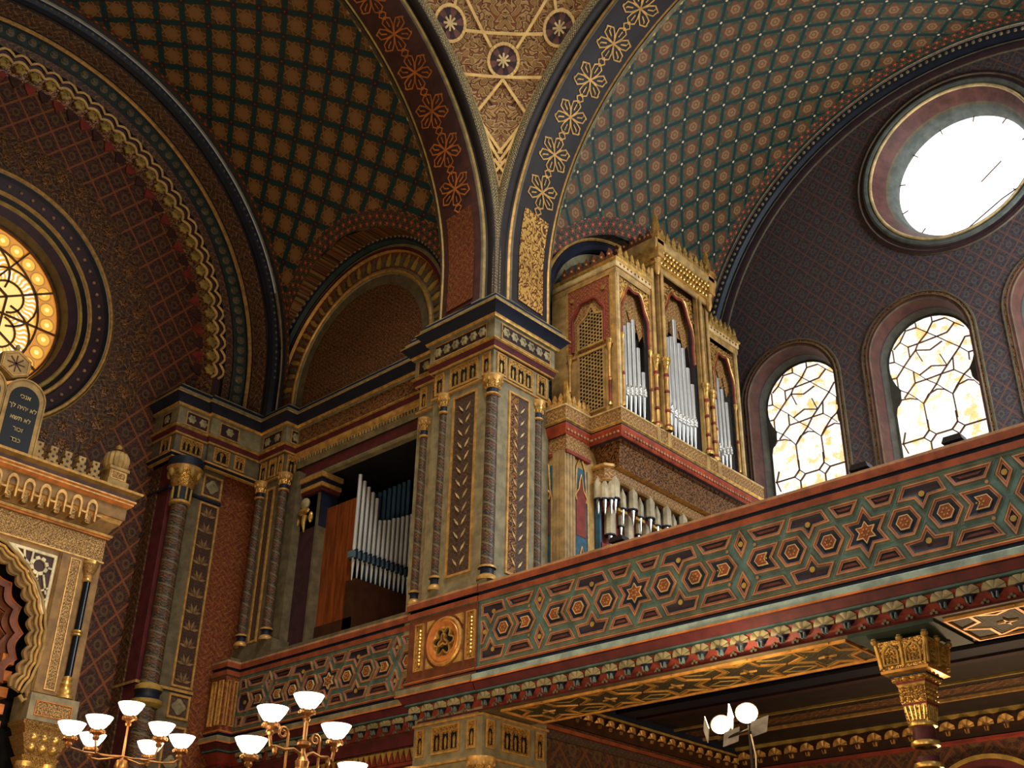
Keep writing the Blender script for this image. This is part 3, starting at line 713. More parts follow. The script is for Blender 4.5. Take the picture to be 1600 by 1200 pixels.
for T, u0, u1, nm in ((T1, -.74, -.28, 'left'), (T2, .31, .73, 'right')):
    m = MB(); o = rect(u0, u1, 6.72, 9.34); painted_panel(m, T, o, 0, 'panel_paint')
    for k in range(13): leafpair(m, T, (u0 + u1) / 2, 6.9 + .185 * k, .006)
    if nm == 'right': 
        q = rect(u0 + .03, u0 + .2, 6.75, 9.31); m.face([T(a, b, .008) for a, b in q], 'bronze_relief', q)
    m.build('panel', pier)
m = MB(); painted_panel(m, T3, rect(-1.3, -1.2, 6.6, 9.2), 0, 'panel_paint', .022); m.build('panel', pier)
colonnette(pier, -.05, .05, .085, 6.55, 9.45, 'spiral_paint', 'painted colonnette on the outer corner')
colonnette(pier, -.93, .0, .06, 6.6, 9.45, 'spiral_paint'); colonnette(pier, -1.45, .13, .06, 6.55, 9.3, 'spiral_paint'); colonnette(pier, 0, .92, .06, 6.6, 9.4, 'spiral_paint')
# foot of the pier under the gallery
m = MB()
for T, a in ((T1, -1.16), (T2, 0)):
    L = a; m_ = 1.14
    arcade(m, T, L + .06, L + .19, 4.53, 4.86, .002, 1); arcade(m, T, L + .33, L + .8, 4.53, 4.86, .002, 3); arcade(m, T, L + .93, L + 1.07, 4.53, 4.86, .002, 1)
for pf in ([(0, 4.4), (.03, 4.405), (.03, 4.43), (0, 4.44)], [(0, 4.89), (.02, 4.895), (.02, 4.92), (0, 4.93)]): m.sweep2([(-1.16, .5), (-1.16, 0), (0, 0), (0, 1.14), (-.2, 1.14)], pf, ['gold_paint'] * 3)
m.build('arcade_frieze', pier)
colonnette(pier, -.06, .06, .1, 2.0, 4.42, 'spiral_paint', 'colonnette below the gallery with a gilded capital')
colonnette(pier, -1.12, .02, .08, 2.0, 4.42, 'spiral_paint')

# bay entablature (beam over the niche) -----------------------------------------------
beam = thing('bay_entablature', 'dark red and navy beam spanning the niche of the small organ', 'beam', (-3.2, .4, 9.4))
m = MB()
BP = [(-.1, 9.36), (0, 9.36), (.02, 9.39), (.02, 9.42), (0, 9.44), (-.02, 9.46), (-.02, 9.62), (.0, 9.64), (.01, 9.7), (.05, 9.72), (.05, 9.78), (.06, 9.8), (.08, 9.84), (.08, 9.86)]
BM = ['taupe', 'taupe', 'taupe', 'black_line', 'maroon', 'maroon', 'black_line', 'taupe', 'taupe', 'plum', 'gold_paint', 'gold_paint', 'gold_paint']
m.sweep2([(-4.87, .45), (-1.62, .45)], BP + [(o + .03, z) for o, z in CP[1:]], BM + ['gold_paint'] + CM[1:])
for i in range(46): m.box(-4.8 + .068 * i, -4.77 + .068 * i, .385, .41, 9.72, 9.775, 'olive_gold' if i % 2 else 'taupe')
q = rect(-4.75, -1.65, 10.03, 10.29); m.face([fy(.45)(a, b, .094) for a, b in q], 'bronze_relief', q)
m.build('beam', beam)

# corner pilasters of the small organ bay ------------------------------------------------
cl = thing('clustered_pilaster', 'narrow clustered pilaster with two painted colonnettes beside the small organ niche', 'pilaster', (-5.1, .3, 5.6))
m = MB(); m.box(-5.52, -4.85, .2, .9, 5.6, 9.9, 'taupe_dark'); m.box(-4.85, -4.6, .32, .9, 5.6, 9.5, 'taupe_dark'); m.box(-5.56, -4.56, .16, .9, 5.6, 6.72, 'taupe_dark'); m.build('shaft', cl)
TL = fy(.2)
m = MB(); m.sweep2([(-5.62, .2), (-4.87, .2), (-4.87, .5)], CP, CM); m.build('cornice', cl); m = MB(); m.sweep2([(-5.52, .2), (-4.85, .2), (-4.85, .5)], [(0, 9.44), (.03, 9.445), (.03, 9.465), (0, 9.48)], ['gold_paint'] * 3); m.build('neck_band', cl)
for T, a, b in ((TL, -5.42, -4.9), (fx(-4.87), .23, .42)): m = MB(); rosette_frieze(m, T, a, b, .062); m.build('rosette_frieze', cl)
m = MB(); arcade(m, TL, -5.48, -5.32, 9.5, 9.84, .002, 1); arcade(m, TL, -5.24, -5.06, 9.5, 9.84, .002, 1); arcade(m, TL, -5.0, -4.88, 9.5, 9.84, .002, 1); arcade(m, fx(-4.85), .24, .42, 9.5, 9.84, .002, 1); m.build('arcade_frieze', cl)
m = MB(); painted_panel(m, TL, rect(-5.22, -5.0, 6.75, 9.3), 0, 'panel_paint', .035); m.build('panel', cl)
colonnette(cl, -5.36, .17, .07, 6.72, 9.45, 'spiral_paint'); colonnette(cl, -4.78, .2, .07, 6.72, 9.45, 'spiral_paint')
jm = thing('niche_jamb', 'plum painted jamb post with a carved gilt bracket at the niche edge', 'jamb post', (-4.3, .55, 5.6))
m = MB(); m.box(-4.72, -4.2, .47, .8, 5.62, 9.05, 'jamb'); m.box(-4.2, -4.15, .45, .8, 5.62, 9.05, 'taupe_dark'); m.build('post', jm)
m = MB()
for z0, z1, n, mt in ((9.28, 9.36, .1, 'gold_paint'), (9.2, 9.28, .07, 'navy'), (9.14, 9.2, .07, 'gold_paint'), (9.08, 9.14, .04, 'maroon'), (8.5, 9.08, 0, 'navy')): m.box(-4.74 - n * .3, -4.14 + n, .47 - n, .8, z0, z1, mt)
m.build('capital', jm)
m = MB(); m.ell((-4.46, .42, 8.92), (.1, .06, .1), 'shell', 10, 6); m.ell((-4.46, .4, 8.78), (.15, .05, .06), 'gold', 10, 6)
for k in (-.16, .16): m.ell((-4.46 + k, .43, 8.66), (.04, .04, .1), 'gold', 8, 5)
m.tube([(-4.46, .44, 8.72), (-4.46, .42, 8.6), (-4.46, .44, 8.45)], [.05, .035, .01], 'gold', 8); m.build('carved_bracket', jm)

# small organ in the niche ------------------------------------------------------------
org2 = thing('organ_chest', 'small organ chest with orange wood side and thin silver pipes in the dark niche', 'organ', (-3.8, .75, 5.62))
m = MB(); m.box(-4.6, -3.42, .62, .66, 6.5, 8.82, 'orange_wood'); m.build('side_board', org2, 'orange brown wooden side board')
m = MB(); m.box(-4.6, -3.3, .6, 2.3, 5.62, 6.9, 'dark_wood'); m.box(-3.5, -3.28, .6, 2.3, 5.62, 7.48, 'dark_wood'); m.build('chest', org2)
m = MB(); m.box(-3.42, -3.3, .52, 2.0, 7.8, 7.9, 'pipe_dark')
for k in range(15): m.box(-3.44, -3.28, .575 + .092 * k, .605 + .092 * k, 7.78, 7.93, 'navy')
m.build('pipe_rail', org2, 'blue grey rail across the pipe mouths')
tops = [9.16, 9.08, 9.01, 8.95, 8.88, 8.54, 8.57, 8.6, 8.66, 8.7, 8.75, 8.8, 8.85, 8.92, 8.96]
for k, zt in enumerate(tops):
    y = .59 + .092 * k; m = MB()
    m.lathe((-3.36, y, 7.46), [(.008, 0), (.03, .36), (.03, .4), (.022, .44), (.031, .5), (.031, zt - 7.46), (.024, zt - 7.46)], 'pipe_white', 10); m.build('organ_pipe', org2)
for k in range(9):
    y = 1.02 + .1 * k; zt = 9.0 + .07 * k; m = MB(); m.lathe((-3.62, y, 7.5), [(.03, 0), (.032, .4), (.032, zt - 7.5), (.02, zt - 7.5)], 'pipe_shaded', 8); m.build('organ_pipe', org2, 'pipe of the rear rank with bluish shade in its colour' if k == 0 else None)  # shadow on the rear rank is put into the pipe colour

# ---- ark wall ------------------------------------------------------------------------
AW = -6.25; TA = fx(AW); AC = (-HW, ZC)
m = MB()
holed(m, TA, [(-9.8, 0), (.6, 0), (.6, 11.35)] + [(-HW + 5.2 * cos(pi * i / 36), ZC + 5.2 * sin(pi * i / 36)) for i in range(37)] + [(-9.8, 11.35)], [circle((-HW, 11.25), 2.1, 64)], 0, 'lattice_ark')
structure(m, 'wall_left', 'dark lattice-painted ark wall around the rose window', 'wall')
T0 = lambda u, v, n: (n, u, v)
m = MB()
m.arch(T0, AC, [(4.9, -5.3), (4.86, -5.34), (4.84, -5.36)], ['black_line', 'taupe'], 0, pi, 64, 10.68)
m.arch(T0, AC, rollprof(4.75, -5.44, .1, 8), ['roll_dark'] * 8, 0, pi, 64, 10.68)
m.arch(T0, AC, [(4.67, -5.5), (4.65, -5.52), (4.6, -5.84), (4.59, -5.86)], ['black_line', 'floral_dark', 'black_line'], 0, pi, 64, 10.68)
m.arch(T0, AC, rollprof(4.57, -5.89, .035, 6), 'gold_paint', 0, pi, 64, 10.68)
m.arch(T0, AC, [(4.54, -5.9), (4.52, -5.93), (4.3, -5.95), (4.28, -5.93), (4.26, -5.96), (4.15, -6.0), (4.13, -6.06), (4.0, -6.1), (3.8, -6.24)], ['black_line', 'green_edge', 'olive_gold', 'black_line', 'floral_dark', 'black_line', 'band_red', 'bronze_relief'], 0, pi, 64, 10.68)
for i in range(120):
    t = pi * (i + .5) / 120; m.ell(T0(AC[0] + 4.74 * cos(t), AC[1] + 4.74 * sin(t), -5.355), (.02, .032, .032), 'taupe_dark', 6, 4)
for i in range(-3, 78):
    s = (i + .5) * .19; t = s / 4.41
    for sg in ((1, -1) if i < 0 else (1,)):
        p = (AC[0] + 4.41, ZC + s) if i < 0 else (AC[0] + 4.41 * cos(t), AC[1] + 4.41 * sin(t))
        if t < pi: m.ell(T0(p[0], p[1], -5.94), (.04, .08, .08), 'taupe_dark', 10, 5); rosette(m, T0, p[0], p[1], .06, -5.905, 'taupe_dark', 6, .02)
structure(m, 'trim_7', 'stepped arch with gold roll and rosette band above the ark', 'trim')
m = MB()
for r, q, n, mt in ((4.06, .06, -6.02, 'gilt_line'), (3.96, .06, -6.07, 'gilt_line')):
    P = []; k = 46
    for i in range(k * 6 + 1):
        t = pi * i / (k * 6); P.append(T0(AC[0] + (r + q * 1.5 * abs(sin(i * pi / 6))) * cos(t), AC[1] + (r + q * 1.5 * abs(sin(i * pi / 6))) * sin(t), n))
    m.tube(P, .022, mt, 6)
for i in range(46):
    t = pi * (i + .5) / 46
    rosette(m, T0, AC[0] + 3.91 * cos(t), AC[1] + 3.91 * sin(t), .1, -6.1, 'olive_gold', 6, .05); m.tube([T0(AC[0] + r_ * cos(t + d_), AC[1] + r_ * sin(t + d_), -6.09) for r_, d_ in ((3.97, -.028), (4.03, -.012), (4.03, .012), (3.97, .028))], .018, 'olive_gold', 5)
    q = [(AC[0] + r * cos(t + d), AC[1] + r * sin(t + d)) for r, d in ((3.86, -.033), (3.86, .033), (3.72, .02), (3.62, 0), (3.72, -.02))]
    m.prism(TA, q[::-1], 0, .03, 'organ_red' if i % 2 else 'band_red')
structure(m, 'trim_8', 'scalloped gilt arch with red pointed fringe above the ark', 'trim')
RC = (-HW, 11.25)
m = MB()
m.arch(TA, RC, [(2.85, .01), (2.8, .03), (2.16, .03), (2.14, .05)], ['bronze_relief', 'floral_dark', 'olive_gold'], 0, 2 * pi, 80)
for i in range(44):
    t = 2 * pi * i / 44; rosette(m, TA, RC[0] + 2.62 * cos(t), RC[1] + 2.62 * sin(t), .13, .03, 'bronze_relief', 6, .02); rosette(m, TA, RC[0] + 2.36 * cos(t + .07), RC[1] + 2.36 * sin(t + .07), .09, .03, 'bronze_relief', 6, .02)
m.arch(TA, RC, rollprof(2.1, .05, .03, 6), 'gold_paint', 0, 2 * pi, 80)
m.arch(TA, RC, [(2.07, .03), (2.02, -.02), (1.84, -.08), (1.82, -.06)], ['black_line', 'plum', 'black_line'], 0, 2 * pi, 80)
for i in range(60):
    t = 2 * pi * i / 60; m.ell(TA(RC[0] + 1.94 * cos(t), RC[1] + 1.94 * sin(t), -.04), (.03, .03, .03), 'tan_line', 6, 4)
m.arch(TA, RC, rollprof(1.79, -.06, .035, 6), 'gold_paint', 0, 2 * pi, 80); m.arch(TA, RC, [(1.76, -.08), (1.68, -.14)], ['black_line'], 0, 2 * pi, 80); m.arch(TA, RC, rollprof(1.66, -.13, .035, 6), 'olive_gold', 0, 2 * pi, 80)
m.arch(TA, RC, [(1.63, -.15), (1.5, -.22), (1.47, -.4), (1.46, -.5)], ['jamb', 'taupe_dark', 'taupe_dark'], 0, 2 * pi, 80)
structure(m, 'trim_9', 'round gilt and dark mouldings of the amber rose window', 'trim')
w = thing('window_6', 'amber stained glass rose window above the ark', 'window', (AW - .45, RC[0], RC[1]), kind='structure')
TR = fx(AW - .45); g = MB(); P = circle(RC, 1.5, 64); g.face([TR(a, b) for a, b in P], 'rose_glass', [(a - RC[0], b - RC[1]) for a, b in P]); g.build('glass', w, smooth=False)
t = MB()
def rc(pts, wd=.035):
    for a, b in zip(pts, pts[1:]): t.bar(TR(RC[0] + a[0], RC[1] + a[1], .03), TR(RC[0] + b[0], RC[1] + b[1], .03), .03, wd, 'lead_came', (1, 0, 0))
rc([(1.44 * cos(2 * pi * k / 64), 1.44 * sin(2 * pi * k / 64)) for k in range(65)]); rc([(1.1 * cos(2 * pi * k / 64), 1.1 * sin(2 * pi * k / 64)) for k in range(65)], .025)
hx = [(.62 * cos(pi / 3 * k + pi / 6), .62 * sin(pi / 3 * k + pi / 6)) for k in range(7)]; rc(hx); rc([(.36 * cos(pi / 3 * k), .36 * sin(pi / 3 * k)) for k in range(7)], .025)
for k in range(6):
    a = pi / 3 * k + pi / 6; e = (.62 * cos(a), .62 * sin(a))
    for R in (.27, .5): rc([(e[0] + R * cos(a + d), e[1] + R * sin(a + d)) for d in [(-110 + 220 * i / 14) * pi / 180 for i in range(15)]], .02)
    rc([(0, 0), (1.44 * cos(a), 1.44 * sin(a))], .025); b = a + pi / 6; rc([(.36 * cos(b), .36 * sin(b)), (1.44 * cos(b), 1.44 * sin(b))], .025)
t.build('tracery', w, smooth=False)

# pilaster and great column at the ark corner
ap = thing('ark_side_pilaster', 'tall pilaster with painted leaf panel at the corner of the ark wall', 'pilaster', (-5.8, -.8, 0))
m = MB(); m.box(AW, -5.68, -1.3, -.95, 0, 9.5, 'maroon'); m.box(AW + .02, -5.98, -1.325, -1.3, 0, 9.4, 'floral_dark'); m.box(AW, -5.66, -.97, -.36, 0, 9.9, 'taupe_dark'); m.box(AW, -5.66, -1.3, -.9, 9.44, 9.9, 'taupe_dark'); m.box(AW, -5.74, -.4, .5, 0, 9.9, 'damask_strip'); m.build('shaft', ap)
TP = fx(-5.66)
m = MB(); path = [(AW, -1.36), (-5.62, -1.36), (-5.62, -.78), (-5.56, -.78), (-5.56, .2)]
m.sweep2(path, CP, CM); m.build('cornice', ap); m = MB(); m.sweep2(path, [(0, 9.0 + .44), (.05, 9.45), (.05, 9.47), (.09, 9.5), (.09, 9.53), (.02, 9.56), (.02, 9.86)], ['gold_paint', 'gold_paint', 'navy', 'gold_paint', 'navy', 'taupe_dark'])
m.build('neck_band', ap); 
for T, a, b in ((fx(-5.62), -1.28, -.86), (fy(-1.36), -6.0, -5.72), (fx(-5.56), -.68, -.3)): m = MB(); rosette_frieze(m, T, a, b, .062, sp=.17); m.build('rosette_frieze', ap)
m = MB()
m = MB(); arcade(m, fx(-5.62), -1.28, -.88, 9.58, 9.84, .022, 2); arcade(m, fx(-5.56), -.7, -.4, 9.58, 9.84, .022, 1); arcade(m, fx(-5.56), -.3, -.1, 9.58, 9.84, .022, 1); arcade(m, fy(-1.36), -5.98, -5.72, 9.58, 9.84, .022, 1); m.build('arcade_frieze', ap)
m = MB(); painted_panel(m, TP, rect(-.74, -.38, 6.0, 8.92), 0, 'swag_paint', .03)
for k in range(11):
    z = 6.08 + .262 * k
    for sg in (-1, 1):
        for ang, L_, mt in ((15, .15, 'swag_leaf'), (48, .15, 'swag_shade'), (75, .16, 'swag_leaf')):
            t = math.radians(ang); d = (cos(t) * sg, sin(t)); e = (-d[1], d[0]); o = (-.56 + sg * .008, z)
            q = [o, (o[0] + d[0] * L_ * .5 + e[0] * .022, o[1] + d[1] * L_ * .5 + e[1] * .022), (o[0] + d[0] * L_, o[1] + d[1] * L_), (o[0] + d[0] * L_ * .5 - e[0] * .022, o[1] + d[1] * L_ * .5 - e[1] * .022)]
            m.prism(TP, q, .004, .012, mt)
m.build('leaf_panel', ap)
for z0, z1 in ((9.02, 9.4), (5.55, 5.9), (4.4, 5.45)):
    m = MB(); painted_panel(m, TP, rect(-.74, -.38, z0, z1), 0, 'panel_paint', .03); rosette(m, TP, -.56, (z0 + z1) / 2, .12, .006, 'taupe', 4, .02); m.build('square_panel', ap)
m = MB(); m.sweep2([(AW, -1.3), (-5.66, -1.3), (-5.66, -.36)], [(0, 5.92), (.03, 5.93), (.03, 5.97), (0, 5.98)], ['navy', 'gold_paint', 'navy']); m.build('band', ap); m = MB(); m.sweep2([(AW, -1.3), (-5.66, -1.3), (-5.66, -.36)], [(0, 8.94), (.03, 8.95), (.03, 8.99), (0, 9.0)], ['navy'] * 3); m.build('band', ap)
gc = thing('ark_corner_column', 'big painted round column with gilt capital at the ark corner', 'column', (-5.55, -1.14, 0))
m = MB(); m.lathe((-5.56, -1.14, 0), [(.15, 0), (.15, 5.6)], 'spiral_paint', 20); m.lathe((-5.56, -1.14, 0), [(.135, 5.9), (.13, 8.7)], 'spiral_paint', 20); m.build('shaft', gc)
m = MB(); m.lathe((-5.56, -1.14, 5.58), [(.16, 0), (.22, .05), (.23, .1), (.17, .14), (.17, .2), (.2, .24), (.2, .3), (.14, .34)], ['olive_gold', 'olive_gold', 'navy', 'navy', 'navy', 'olive_gold', 'olive_gold'], 20); m.build('shaft_ring', gc)
m = MB(); m.lathe((-5.56, -1.14, 8.68), [(.13, 0), (.17, .01), (.17, .05), (.13, .06), (.14, .28), (.17, .3), (.24, .55), (.28, .6), (.28, .74), (0, .74)], ['gold_paint', 'gold_paint', 'gold_paint', 'navy', 'gold_paint', 'gold_fine', 'gold_paint', 'navy', 'navy'], 20)
for i in range(8):
    t = 2 * pi * i / 8; m.ell((-5.56 + .22 * cos(t), -1.14 + .22 * sin(t), 9.2), (.05, .05, .09), 'olive_gold', 7, 5)
    m.tube([(-5.56 + .148 * cos(t), -1.14 + .148 * sin(t), 8.75), (-5.56 + .15 * cos(t), -1.14 + .15 * sin(t), 8.95)], .018, 'olive_gold', 6)
m.build('capital', gc)
# ---- gallery parapets --------------------------------------------------------------------
GP = [(-.22, 6.45), (.03, 6.45), (.035, 6.42), (.03, 6.345), (.0, 6.34), (0, 6.31), (.02, 6.305), (.02, 6.235), (0, 6.23)]
GM = ['black_line', 'tan_line', 'red', 'navy', 'navy', 'red', 'red', 'teal']
GL = [(0, 5.43), (.02, 5.425), (.035, 5.41), (.03, 5.39), (0, 5.385), (0, 5.355), (.07, 5.335), (.09, 5.32), (.085, 5.265), (.095, 5.26), (.095, 5.24), (.06, 5.235), (.02, 5.16), (0, 5.16), (0, 5.14)]
GN = ['orange', 'orange', 'red', 'navy', 'navy', 'light_blue', 'light_blue', 'light_blue', 'orange', 'orange', 'maroon', 'maroon', 'maroon', 'teal']
VC = 5.83
def hexa(u, w=.155, h=.132): return [(u - w, 0), (u - w * .5, -h), (u + w * .5, -h), (u + w, 0), (u + w * .5, h), (u - w * .5, h)]
def star6(u, R=.24, r=.138, v=0, ph=pi / 2): return [(u + (R if k % 2 == 0 else r) * cos(ph + pi * k / 6), v + (R if k % 2 == 0 else r) * sin(ph + pi * k / 6)) for k in range(12)]
def mir(p): return [(-a, b) for a, b in reversed(p)]
def flipv(p): return [(a, -b) for a, b in reversed(p)]
half = [hexa(.39), hexa(.79), [(.955, -.125), (1.215, -.125), (1.295, 0), (1.215, .125), (.955, .125), (1.03, 0)]]
top = [[(.12, .225), (.275, .225), (.335, .335), (.055, .335)], [(.37, .215), (.525, .205), (.59, .1), (.655, .205), (.815, .215), (.77, .335), (.43, .335)][::1], [(.915, .225), (1.19, .225), (1.255, .335), (.85, .335)]]
half += top + [flipv(p) for p in top]
full = [star6(0)] + half + [mir(p) for p in half]
dias = [[(1.365, v - .125), (1.43, v), (1.365, v + .125), (1.3, v)] for v in (.22, -.22)]
def clipu(P, lim, sg):              # cut a cell at the end post
    o = []
    for i in range(len(P)):
        p, q = P[i - 1], P[i]; ip = (p[0] - lim) * sg >= 0; iq = (q[0] - lim) * sg >= 0
        if ip != iq: t = (lim - p[0]) / (q[0] - p[0]); o.append((lim, p[1] + (q[1] - p[1]) * t))
        if iq: o.append(q)
    return o
def strapwork(mb, T, u0, u1, origin, relief=1.0):
    k0 = int((u0 - origin) / 2.73) - 1; k1 = int((u1 - origin) / 2.73) + 2
    for k in range(k0, k1 + 1):
        for kind, P in [('c', p) for p in full] + [('d', p) for p in dias]:
            P = [(origin + 2.73 * k + a, VC + b) for a, b in P]
            P = clipu(clipu(P, u0 + .045, 1), u1 - .045, -1)
            if len(P) < 3 or max(a for a, b in P) - min(a for a, b in P) < .075: continue
            A = sum(P[i][0] * P[(i + 1) % len(P)][1] - P[(i + 1) % len(P)][0] * P[i][1] for i in range(len(P)))
            if A < 0: P = P[::-1]
            big = max(b for a, b in P) - min(b for a, b in P) > .2 and kind == 'c'
            R = relief
            o0 = inset(P, -.012); mb.ring(T, inset(P, -.031), inset(P, -.0275), 0, .005, 'strap_line')
            mb.ring(T, o0, P, 0, .02 * R, 'tan_line')
            a1 = inset(P, .012); mb.ring(T, P, a1, None, .02 * R, 'red', .012 * R)
            a2 = inset(P, .02); mb.ring(T, a1, a2, None, .012 * R, 'tan_line', .012 * R)
            a3 = inset(P, .045 if big else .03); mb.ring(T, a2, a3, None, .014 * R, 'navy', .003)
            # sunk field and its raised centre
            mb.face([T(a, b, .003) for a, b in a3], 'plum' if not big or len(P) == 7 else 'navy')
            if big and len(P) in (6, 12):
                a4 = inset(P, .062); a5 = inset(P, .07); mb.ring(T, a4, a5, .003, .018 * R, 'cream'); mb.face([T(a, b, .016 * R) for a, b in a5], 'red')
                uc = sum(a for a, b in P) / len(P); vc = sum(b for a, b in P) / len(P)
                for j in range(6):
                    t = pi * j / 3; mb.prism(T, [(uc + .032 * cos(t) + .011 * cos(s), vc + .032 * sin(t) + .011 * sin(s)) for s in [2 * pi * q / 5 for q in range(5)]], .016 * R, .021 * R, 'olive_gold')
            else:
                uc = (min(a for a, b in P) + max(a for a, b in P)) / 2; vc = sum(b for a, b in P) / len(P)
                a4 = inset(P, .05)
                wv = max(b for a, b in P) - min(b for a, b in P)
                if len(P) == 4 and kind == 'c': mb.prism(T, [(uc + (a - uc) * .6, vc + (b - vc) * .22) for a, b in P], .003, .012, 'plum_red')
                else: mb.prism(T, [(uc + .03 * cos(s), vc + .03 * sin(s)) for s in [2 * pi * q / 8 for q in range(8)]], .003, .014, 'olive_gold')
    # small gold bosses and thin gilt lines along top and bottom
    mb.ring(T, rect(u0 + .02, u1 - .02, VC - .385, VC + .385), rect(u0 + .028, u1 - .028, VC - .377, VC + .377), 0, .006, 'strap_line')
    for k in range(k0, k1 + 1):
        for a, b in ((1.2, .175), (1.2, -.175), (1.53, .175), (1.53, -.175)):
            u = origin + 2.73 * k + a
            if u0 + .05 < u < u1 - .05: mb.prism(T, circle((u, VC + b), .018, 8), 0, .016, 'tan_line')
def shell_row(parent, T, us, z, n, s=1.0, mats=('shell', 'navy')):
    for u in us:
        m = MB(); R = .117 * s; rows = []
        for j in range(4):
            q = j / 3; row = []
            for i in range(29):
                t = pi * i / 28; sc = 1 - .09 * abs(cos(3.5 * t + pi / 2)) if j == 3 else 1
                rr = R * q * sc; bul = .018 * s * (1 - q * q) + (.014 * s * abs(sin(3.5 * t)) * q) + .035 * s * q * sin(t)
                row.append(T(u - rr * cos(t), z + rr * sin(t) * .9, n + .02 * s + bul))
            rows.append(row)
        m.grid(rows, None, mats=[('shell_rib' if mats[0] == 'shell' and i % 8 == 0 else mats[0]) for i in range(28)])
        m.lathe(T(u, z, n + .0), [(0, -.075 * s), (.012 * s, -.07 * s), (.035 * s, -.025 * s), (.068 * s, .0)], mats[1], 10)
        for d in (-.014, .014): m.prism(T, [(u + d * s - .004, z - .072 * s), (u + d * s + .004, z - .072 * s), (u + d * 1.6 * s + .006, z - .02 * s), (u + d * 1.6 * s - .006, z - .02 * s)], n, n + .048 * s, 'leaf_blue' if mats[1] == 'navy' else 'gold_paint')
        m.build('shell', parent)
def shell_cove(mb, T, us, z, n, sp):             # painted cove between the shells
    for u in us:
        c = u + sp / 2
        mb.prism(T, [(c, z + .005), (c + .05, z + .075), (c - .05, z + .075)], n - .05, n - .012, 'red'); mb.frame(T, [(c, z + .0), (c + .058, z + .08), (c - .058, z + .08)], .006, n - .04, n - .008, 'trefoil')
        for a, b in ((0, -.058), (-.024, -.08), (.024, -.08)): mb.prism(T, circle((c + a, z + b), .015, 8), n - .1, n - .052, 'trefoil')

YR = -.12
par = thing('gallery_parapet', 'long carved gallery parapet of teal strapwork and red stars in front of the large organ', 'parapet', (4.6, -.1, 5.6))
m = MB(); m.sweep2([(0, YR), (9.2, YR)], list(reversed(GP)), list(reversed(GM))); m.build('top_rail', par, 'red top rail with a black groove')
m = MB(); T = fy(YR); m.face([T(0, 5.43), T(9.2, 5.43), T(9.2, 6.23), T(0, 6.23)], 'teal'); m.box(.0, 9.2, YR + .03, YR + .2, 5.4, 6.44, 'dark_wood'); strapwork(m, T, .03, 9.17, 5.09 - 2.73); m.build('strapwork_panel', par)
m = MB(); m.sweep2([(0, YR), (9.2, YR)], GL, GN); m.build('lower_moulding', par, 'moulding of orange, pale blue and maroon bands')
cor = thing('shell_cornice', 'red and teal cornice with a row of cream shells beneath the right parapet', 'cornice', (4.6, -.05, 5.0))
def cornice_prof(): return [(0, 5.14), (0, 5.13), (-.03, 5.125), (-.09, 5.04), (-.1, 5.02), (-.14, 4.975), (-.12, 4.97), (-.11, 4.945), (-.13, 4.94), (-.22, 4.93)], ['green_edge', 'green_edge', 'organ_red', 'organ_red', 'organ_red', 'maroon', 'maroon', 'red', 'taupe_dark']
m = MB(); P_, M_ = cornice_prof(); m.sweep2([(0, YR), (9.2, YR)], P_, M_)
us = [.09 + .2335 * k for k in range(39)]; shell_cove(m, fy(YR), us, 5.055, -.045, .2335); m.build('cove', cor); shell_row(cor, fy(YR), us, 5.05, -.075)

# pedestal with the medallion under the pier
ped = thing('medallion_pedestal', 'red-brown pedestal block with a round gilt medallion below the corner pier', 'pedestal', (-.6, -.08, 5.6))
YP = -.13; T = fy(YP)
m = MB(); path = [(-1.22, .2), (-1.22, YP), (0.0, YP)]
prof = list(reversed(GP)) ; 
m.sweep2(path, prof, list(reversed(GM))); m.build('top_rail', ped)
m = MB(); m.box(-1.22, 0, YP, .15, 5.4, 6.43, 'pedestal_brown'); m.build('block', ped)
m = MB(); m.sweep2(path, GL, ['pedestal_brown', 'orange', 'red', 'navy', 'pedestal_brown', 'taupe', 'taupe', 'taupe', 'taupe', 'orange', 'maroon', 'maroon', 'maroon', 'teal']); m.build('lower_moulding', ped)
m = MB(); c = (-.55, 5.84); 
m.arch(T, c, [(.31, 0), (.31, .03), (.285, .045), (.26, .035), (.25, .045), (.19, .03), (.175, .02), (.16, -.02)], ['gold_paint', 'gold_paint', 'orange', 'gold_paint', 'orange', 'gold_paint', 'gold'], 0, 2 * pi, 48)
ql = [(c[0] + (.135 + .035 * cos(6 * t)) * cos(t), c[1] + (.135 + .035 * cos(6 * t)) * sin(t)) for t in [2 * pi * i / 60 for i in range(60)]]
m.face([T(a, b, .006) for a, b in ql], 'dark_void'); m.ring(T, inset(ql, -.02), ql, 0, .04, 'gold')
tl = [(c[0] + (.07 + .03 * cos(3 * (t - pi / 2))) * cos(t), c[1] + (.07 + .03 * cos(3 * (t - pi / 2))) * sin(t)) for t in [2 * pi * i / 36 for i in range(36)]]
m.ring(T, tl, inset(tl, .02), .006, .05, 'gold'); m.face([T(a, b, .02) for a, b in inset(tl, .018)], 'organ_red')
for sx in (-1, 1):
    for sz in (-1, 1):
        a, b = c[0] + sx * .31, c[1] + sz * .3; q = [(a, b), (a - sx * .14, b), (a - sx * .06, b - sz * .06), (a, b - sz * .14)]
        m.prism(T, q if sx * sz < 0 else q[::-1], 0, .03, 'gold_paint')
m.build('medallion', ped, 'round gilt medallion with a pierced six-lobed centre')
for a, b in ((-1.08, -.93), (-.18, -.03)):
    m = MB(); m.frame(T, rect(a, b, 5.54, 6.14), .014, 0, .03, 'gold_paint'); i_ = inset(rect(a, b, 5.54, 6.14), .014); m.face([T(p, q, .004) for p, q in i_], 'gold_fine', i_)
    for k in range(10): m.ell(T((a + b) / 2, 5.63 + .047 * k, .012), (.026, .014, .02), 'gold', 6, 4)
    m.build('side_panel', ped)
ped2 = thing('shell_cornice', 'short run of shell cornice under the medallion pedestal', 'cornice', (-.6, -.05, 5.0))
